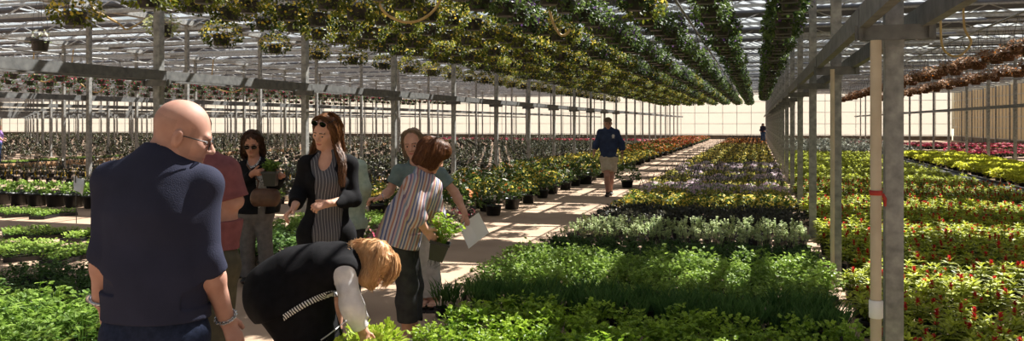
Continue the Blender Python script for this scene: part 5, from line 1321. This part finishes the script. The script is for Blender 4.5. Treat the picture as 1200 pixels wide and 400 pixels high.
# --- woman in a striped blouse holding a pot of parsley
def striped_woman():
    d = 6.2
    H = Human(d, dict(head=(507, 182, .02), neck=(494, 203, 0), sl=(507, 219, .13), sr=(484, 216, -.13), chest=(487, 232, 0), waist=(474, 258), pelvis=(467, 279),
        hl=(472, 289, .09), hr=(465, 289, -.07), el=(511, 252, .16), wl=(514, 268, .02), er=(488, 254, -.18), wr=(499, 270, -.1),
        kl=(484, 335, .06), kr=(478, 335, -.06), al=(484, 386, .05), ar=(477, 386, -.05), tl=(503, 396, .1), tr=(474, 396.5, -.16)),
        (.9, -.1, .45), dims=dict(chest=.135, waist=.142, pel=.165, hip=.11, up=.1, sho=.05, flat=.85, arm=(.048, .039, .027), leg=(.098, .062, .036), bust=.06))
    H.head((.72, -.5, .5), (.35, .9, .1), 1.02); base = ground_point(H)
    b = make_body(H, 'woman in multicoloured striped blouse and charcoal capri trousers lifting a pot of parsley', facemats(SK2, BROWB), .005,
        dict(r=dict(fwd=(.55, -.7, .2), nrm=(-.2, .3, -1), thumb=(.5, .6, .3), curl=.5, grip=.15), l=dict(fwd=(.1, -.9, -.2), nrm=(.5, .3, .9), thumb=(.3, .3, -.8), curl=.45, grip=.2)), base)
    def sleeves(f):
        for q in 'lr':
            S, E, W = H.J['s' + q], H.J['e' + q], H.J['w' + q]; c = E + (W - E) * .3
            f.cone(S, E, .066, .072, .04); f.cone(E, c, .072, .076, .03); f.cut(c, W - E, c, .1)
        f.cone(H.J['waist'], H.J['pelvis'] + (H.J['pelvis'] - H.J['waist']) * .1, .175, .2, .05, (H.fr, .85))
        f.fold(.004, 17, 2., (1, 1, .6)); f.cut(P(466, 285, d), D3(-.30, -1, 0)); f.ell(H.J['neck'] + UP * .05 + RIGHT * .05, (.08, .08, .07), None, .01, 'sub')
    top(H, 'striped_blouse', M['blouse'], b, base, 0, 0, .02, None, .006, .002, 16, 0, 8., sleeves)
    trousers(H, 'capri_trousers', CHAR, b, base, 1.82, .02, flare=.02)
    e = H.hp; hf = Field(*H.bounds(.2, ('head', 'neck')), .005)
    hf.ell(e(0, -.018, .036), np.array((.092, .108, .1)), H.hR, .02)
    for q in (-1, 1): hf.cone(e(q * .066, -.0, .02), e(q * .072, .012, -.085), .042, .03, .04)
    hf.cone(e(0, -.06, .02), e(0, -.06, -.085), .085, .07, .05); hf.cone(e(-.03, .05, .07), e(.03, .05, .07), .06, .06, .04); hf.ell(e(0, .14, -.045), np.array((.05, .07, .09)), H.hR, .02, 'sub'); hf.cut(e(0, 0, -.12), -H.hR[:, 2]); hf.fold(.003, 50, 3.); comb(hf.build('hair', BOB, b, base), b, base, lambda p: down(H, p), 900, .13, .0021, BOB)
    strands([[(e(q * .01, .0, .135), .012), (e(q * .07, y, .09), .02), (e(q * .1, y + .005, .0), .022), (e(q * .092, y + .02, -.07), .024), (e(q * .07, y + .03, -.11), .02)] for q in (-1, 1) for y in (-.07, -.03, .0)], 60, .002, BOB, 'hair_lock', b, base, 6, .006)
    for q in 'lr':
        A, T = H.J['a' + q], H.J['t' + q]; mb = MB(); m = (A * [1, 1, 0] + T * [1, 1, 0]) / 2; ax = unit((T - A) * [1, 1, 0]); sd = np.cross(ax, UP)
        mb.box(m + ax * .02 + UP * .008, (.045, .13, .008), np.stack([sd, ax, UP], 1)); s_ = _child(mb, 'sandal', WHITEC, b, base)
        st = MB(); st.tube([m + ax * .05 + sd * .046 + UP * .012, m + ax * .045 + sd * .03 + UP * .06, m + ax * .045 - sd * .03 + UP * .06, m + ax * .05 - sd * .046 + UP * .012], .01, 6); _child(st, 'sandal_strap', WHITEC, s_, base)

# --- woman bending over the path's edge
def bending_woman():
    d = 5.0
    H = Human(d, dict(head=(437, 309, -.05), neck=(413, 305, -.02), sl=(402, 309, .17), sr=(404, 317, -.17), chest=(378, 318), waist=(350, 328), pelvis=(330, 343),
        hl=(331, 356, .1), hr=(334, 358, -.1), el=(412, 352, .12), wl=(425, 380, .05), er=(411, 357, -.2), wr=(425, 388, -.15),
        kl=(356, 405, .1), kr=(360, 408, -.08), al=(347, 450, .1), ar=(350, 451, -.1), tl=(375, 458, .12), tr=(378, 459, -.12)),
        (.35, -1, -.1), dims=dict(chest=.165, waist=.17, pel=.185, hip=.125, up=.13, sho=.06, neck=.055, flat=.9, arm=(.056, .046, .03), leg=(.1, .065, .042)))
    H.head((.55, -.85, -.05), (.85, .5, -.1), 1.04); base = ground_point(H)
    b = make_body(H, 'fair-haired woman in black pinafore bending down to the plants at the path edge', facemats(SK2, BROWB), .006,
        dict(l=dict(fwd=(.3, -1, .1), nrm=(.6, .3, .7), thumb=(.5, 0, -.7), curl=.4), r=dict(fwd=(.3, -1, 0), nrm=(.5, .2, -.8), thumb=(.7, .1, .5), curl=.4)), base)
    top(H, 'white_blouse', WHITEC, b, base, 1.88, 1.88, .014, (H.J['waist'], H.J['pelvis'] - H.J['waist']), .007, .005, 17, .006, 9., lambda f: f.cone(P(360, 296, d + .12), P(384, 293, d + .14), .045, .05, .03))
    def vest(f):
        J = H.J
        f.cone(J['waist'], J['pelvis'], .195, .215, .08); f.cone(J['hl'], J['hr'], .165, .165, .08)
        f.cone(J['neck'] - D3(1, 0, 0) * .08, J['neck'], .11, .062, .04)
        f.fold(.004, 11, 2.)
        f.cut(P(352, 356, d), D3(.38, -.92, 0))
        for q, s_ in (('l', 1), ('r', -1)): f.ell(J['s' + q] + D3(.2, -.45, 0) * .05 + FWD * s_ * .085, (.085, .085, .085), None, .02, 'sub')
    top(H, 'black_vest', BLACK, b, base, 0, 0, .034, None, .007, .004, 12, 0, 3., vest)
    sk = Field(*H.bounds(.25, ('hl', 'hr', 'kl', 'kr', 'pelvis', 'waist', 'chest')), .008); J = H.J
    sk.cone(J['hl'], J['hr'], .15, .15, .06); sk.cone(J['pelvis'], J['waist'] + D3(.3, -.3, 0) * .05, .18, .17, .08)
    for q in 'lr': sk.cone(J['h' + q], J['k' + q], .14, .15, .1)
    sk.cone(J['waist'], (J['kl'] + J['kr']) / 2 + D3(.8, .3, 0) * .1, .16, .15, .1); sk.fold(.006, 10, 4., (1, 1, .4)); sk.cut((J['kl'] + J['kr']) / 2, -UP)
    sko = sk.build('black_skirt', BLACK, b, base)
    # striped hem band of the vest and white piping on the skirt, laid on the cloth surface
    def band(name, mat, p0, p1, mid, wid, parent, n=26):
        from mathutils.bvhtree import BVHTree
        mb = MB(); V = []; dg = bpy.context.evaluated_depsgraph_get()
        trees = []
        for o in (x for x in b.children if x.name.startswith(('black_vest', 'black_skirt'))):
            me = o.data; trees.append(BVHTree.FromPolygons([tuple(v.co) for v in me.vertices], [tuple(p.vertices) for p in me.polygons]))
        def hit(x, y):
            c = CAM - base; dr = unit(P(x, y, d) - CAM); best = None
            for t in trees:
                h = t.ray_cast(Vector(c), Vector(dr))
                if h[0] is not None and (best is None or h[3] < best): best = h[3]
            return c + dr * ((best if best is not None else d * .97) - .006)
        for i in range(n + 1):
            t = i / n; x = (1 - t) ** 2 * p0[0] + 2 * t * (1 - t) * mid[0] + t * t * p1[0]; y = (1 - t) ** 2 * p0[1] + 2 * t * (1 - t) * mid[1] + t * t * p1[1]
            for s_ in (-wid, 0, wid): V.append(hit(x - s_ * .3, y - s_) + base)
        V = np.array(V); mb.add(V, [[i * 3 + j, i * 3 + 3 + j, i * 3 + 4 + j, i * 3 + 1 + j] for i in range(n) for j in range(2)])
        o = _child(mb, name, mat, parent, base); sd = o.modifiers.new('thick', 'SOLIDIFY'); sd.thickness = .004; sd.offset = 0; return o
    band('striped_hem_band', M['hemband'], (332, 373), (395, 344), (370, 346), 3.2, b, 40)
    band('white_piping', WHITEC, (376, 399), (406, 376), (392, 388), .7, b)
    shoes(H, 'shoe', SHOEB, b, base); e = H.hp
    hf = Field(*H.bounds(.25, ('head', 'neck')), .005)
    hf.ell(e(0, -.025, .036), np.array((.096, .112, .105)), H.hR, .03)
    for q in (-1, 1): hf.cone(e(q * .06, .01, .04), e(q * .066, .05, -.05), .055, .05, .04); hf.cone(e(q * .066, .05, -.05), e(q * .05, .11, -.07), .048, .02, .04)
    hf.cone(e(0, .05, .09), e(0, .12, .03), .05, .03, .04)
    hf.cone(e(0, -.09, -.0), e(0, -.12, -.06), .06, .035, .04); hf.fold(.004, 48, 3.); comb(hf.build('hair', STRAW, b, base), b, base, lambda p: down(H, p, .2, .9), 1000, .14, .0021, STRAW)
    strands([[(e(q * .01, -.08, .1), .014), (e(q * .065, -.05, .1), .03), (e(q * .095, .0, .05), .03), (e(q * .095, .05, -.01), .034), (e(q * .08, .1, -.05), .03), (e(q * .06, .14, -.08), .016)] for q in (-1, 1)] + [[(e(q * .02, .03, .135), .02), (e(q * .04, .1, .1), .025), (e(q * .05, .135, .04), .025), (e(q * .05, .15, -.03), .02)] for q in (-1, 1)], 110, .002, STRAW, 'hair_lock', b, base, 8, .006)
    strands([[(e(0, -.09, .02), .03), (e(.03, -.14, .0), .03), (e(.0, -.155, -.05), .028), (e(-.04, -.12, -.06), .02)]], 120, .0022, STRAW, 'hair_tail', b, base, 11, .02)
    mb = Field(*H.bounds(.2, ('neck',)), .006); mb.cone(J['neck'] - D3(.3, .6, 0) * .05, J['neck'] + D3(.2, -.6, 0) * .06, .075, .075, .02); mb.fold(.006, 40); mb.build('scarf', BLACK, b, base)

# --- man in shorts walking up the path
def walking_man():
    d = 18.4
    H = Human(d, dict(head=(712.5, 144.6, -.02), neck=(713, 152), sl=(722, 155.5), sr=(704, 155.5), chest=(713, 162), waist=(713, 174), pelvis=(713.5, 183),
        hl=(717.5, 186), hr=(709.5, 186), el=(728.5, 168), wl=(729, 179.5, -.05), er=(699, 168), wr=(696, 178.5, -.05),
        kl=(716, 208, -.03), kr=(711.5, 207, -.18), al=(715.5, 224, .18), ar=(712.2, 226, -.1), tl=(716, 227.5, .03), tr=(711.5, 229.6, -.3)),
        (-.05, 0, -1), dims=dict(chest=.175, waist=.17, pel=.17, hip=.11, up=.13, sho=.06, neck=.06, arm=(.055, .046, .032), leg=(.095, .065, .042)))
    H.head((-.1, -.15, -1), (0, 1, 0), 1.1); base = ground_point(H)
    b = make_body(H, 'man in cap, navy sweatshirt and pale shorts walking up the path', facemats(SK1, BROWB), .008,
        dict(l=dict(fwd=(.1, -1, -.1), nrm=(1, 0, 0), thumb=(0, 0, -1)), r=dict(fwd=(-.2, -1, -.2), nrm=(-1, 0, 0), thumb=(0, 0, -1))), base)
    top(H, 'sweatshirt', NAVY2, b, base, 1.75, 1.7, .025, (P(713, 184.5, d), -UP), .01, .006, 14, .004, 2.)
    trousers(H, 'shorts', KHAKI, b, base, .72, .03, .01, flare=.02); shoes(H, 'shoe', SHOEB, b, base, .01, .016)
    e = H.hp; hf = Field(*H.bounds(.25, ('head',)), .008); hf.ell(e(0, -.015, .05), (.092, .112, .085), H.hR, .02); hf.cut(e(0, 0, .045), -H.hR[:, 2]); hf.cone(e(-.03, .1, .05), e(.03, .1, .05), .05, .05, .02, (H.hR[:, 2], .2)); hf.build('cap', KHAKI2, b, base)
    lg = MB(); c = P(718.6, 159.5, d - .165)       # small white emblem on the chest
    for a in range(6):
        q = a * math.pi / 3; lg.box(c + RIGHT * .022 * math.cos(q) + UP * .026 * math.sin(q), (.012, .012, .013), np.stack([RIGHT, FWD, UP], 1))
    lg.box(c, (.012, .013, .034), np.stack([RIGHT, FWD, UP], 1)); lg.box(c - UP * .045, (.03, .012, .006), np.stack([RIGHT, FWD, UP], 1)); _child(lg, 'chest_emblem', WHITEC, b, base, False)
    ring('wristwatch', M['frame_black'], b, base, H.J['wl'], UP, .04, .01)
KHAKI2 = cloth('taupe_cap', lin(120, 100, 84), lin(100, 84, 70), 20)

# --- far woman at the end of the path, and the person at the far edge
def far_woman():
    d = 64.0; s = d / F
    y0 = HZ + CH / s
    at = lambda x, h, a=0: (x, y0 - h / s, a)
    H = Human(d, dict(head=at(894, 1.52), neck=at(894, 1.42), sl=at(896.2, 1.36), sr=at(891.8, 1.36), chest=at(894, 1.22), waist=at(894, 1.05), pelvis=at(894.1, .92),
        hl=at(895.4, .88), hr=at(892.8, .88), el=at(897.2, 1.1), wl=at(896.2, 1.05, -.2), er=at(890.9, 1.1), wr=at(891.4, 1.0, -.2),
        kl=at(895.6, .48), kr=at(892.8, .48), al=at(895.6, .07), ar=at(893, .07), tl=at(895.8, .03, -.16), tr=at(892.8, .03, -.16)), (0, 0, -1))
    H.head((0, -.2, -1), (0, 1, 0), 1.05); base = ground_point(H)
    b = make_body(H, 'distant woman with long dark hair standing at the far end of the path', facemats(SK2, BROWB), .012,
        dict(l=dict(fwd=(-.4, -.4, -1), nrm=(0, 1, 0), thumb=(0, 1, 0)), r=dict(fwd=(.4, -.4, -1), nrm=(0, 1, 0), thumb=(0, 1, 0))), base)
    top(H, 'dark_top', cloth('slate_top', lin(60, 60, 76), lin(48, 48, 62)), b, base, 1.8, 1.8, .02, (H.J['pelvis'], -UP), .012, .006)
    trousers(H, 'jeans', JEAN, b, base, 1.95, .02, .012); shoes(H, 'shoe', SHOEB, b, base, .012, .014); e = H.hp
    hf = Field(*H.bounds(.25, ('head', 'neck')), .01); hf.ell(e(0, -.02, .04), (.095, .105, .095), H.hR, .02); hf.cone(e(0, -.06, 0), e(0, -.07, -.2), .085, .08, .03)
    for q in (-1, 1): hf.cone(e(q * .075, 0, 0), e(q * .085, .01, -.2), .03, .03, .02)
    hf.ell(e(0, .11, -.03), (.055, .07, .1), H.hR, .01, 'sub'); hf.build('hair', BROWN, b, base)

def edge_person():
    d = 32.0; s = d / F; y0 = HZ + CH / s; at = lambda x, h, a=0: (x, y0 - h / s, a)
    H = Human(d, dict(head=at(-1, 1.5), neck=at(-1, 1.4), sl=at(-1, 1.33, .17), sr=at(-2, 1.33, -.17), chest=at(-1.2, 1.2), waist=at(-1.4, 1.03), pelvis=at(-1.6, .9),
        hl=at(-1.6, .86, .09), hr=at(-1.6, .86, -.09), el=at(.5, 1.08, .2), wl=at(4, 1.08, .1), er=at(-.5, 1.08, -.2), wr=at(3, 1.0, -.15),
        kl=at(-1, .47, .09), kr=at(-2.5, .47, -.09), al=at(-1, .07, .09), ar=at(-3, .07, -.09), tl=at(4, .03, .09), tr=at(2, .03, -.09)), (1, 0, -.1), dims=dict(chest=.16, waist=.16))
    H.head((.95, -.25, -.1), (.2, 1, 0), 1.02); base = ground_point(H)
    b = make_body(H, 'person in lavender top and jeans standing among the far plants at the picture edge', facemats(SK2, BROWB), .01,
        dict(l=dict(fwd=(1, -.1, 0), nrm=(0, 1, 0), thumb=(0, .2, -1)), r=dict(fwd=(1, -.1, 0), nrm=(0, 1, 0), thumb=(0, .2, 1))), base)
    top(H, 'lavender_top', LAV, b, base, .8, .8, .02, (H.J['pelvis'], -UP), .01, .006); trousers(H, 'jeans', JEAN, b, base, 1.95, .02, .01); shoes(H, 'shoe', SHOEB, b, base, .01, .014)
    hf = Field(*H.bounds(.25, ('head', 'neck')), .01); hf.ell(H.hp(0, -.03, .04), (.092, .1, .095), H.hR, .02); hf.cone(H.hp(0, -.07, 0), H.hp(0, -.08, -.1), .06, .05, .03); hf.cut(H.hp(0, .05, 0), H.hR[:, 1]); hf.build('hair', ASH, b, base)

M['fleck'] = pmat('black_white_fleck', lin(226, 222, 220), lin(34, 32, 34), 90, .9)
M['dress'] = stripes('grey_pinstripe', RIGHT * .9 + FWD * .5, .02, [(0, lin(84, 82, 86)), (.84, lin(158, 154, 154))])
_b = [tuple(int(v * .86) for v in c) for c in [(116, 122, 158), (222, 206, 202), (204, 146, 122), (226, 216, 214), (140, 122, 152), (220, 186, 182), (150, 164, 188), (230, 222, 220), (196, 136, 138), (214, 192, 162), (122, 130, 164), (226, 214, 212)]]
M['blouse'] = stripes('multicolour_stripe', RIGHT * .95 + UP * -.3 + FWD * .25, .15, [(i / 12, lin(*c)) for i, c in enumerate(_b)])
M['hemband'] = stripes('black_white_hem', RIGHT * .9 + UP * .45, .0142, [(0, lin(236, 236, 236)), (.5, lin(22, 22, 24))])
bald_man(); burgundy(); sunglasses_woman(); long_hair_woman(); pale_green_woman(); tee_woman(); striped_woman(); bending_woman(); walking_man(); far_woman(); edge_person()
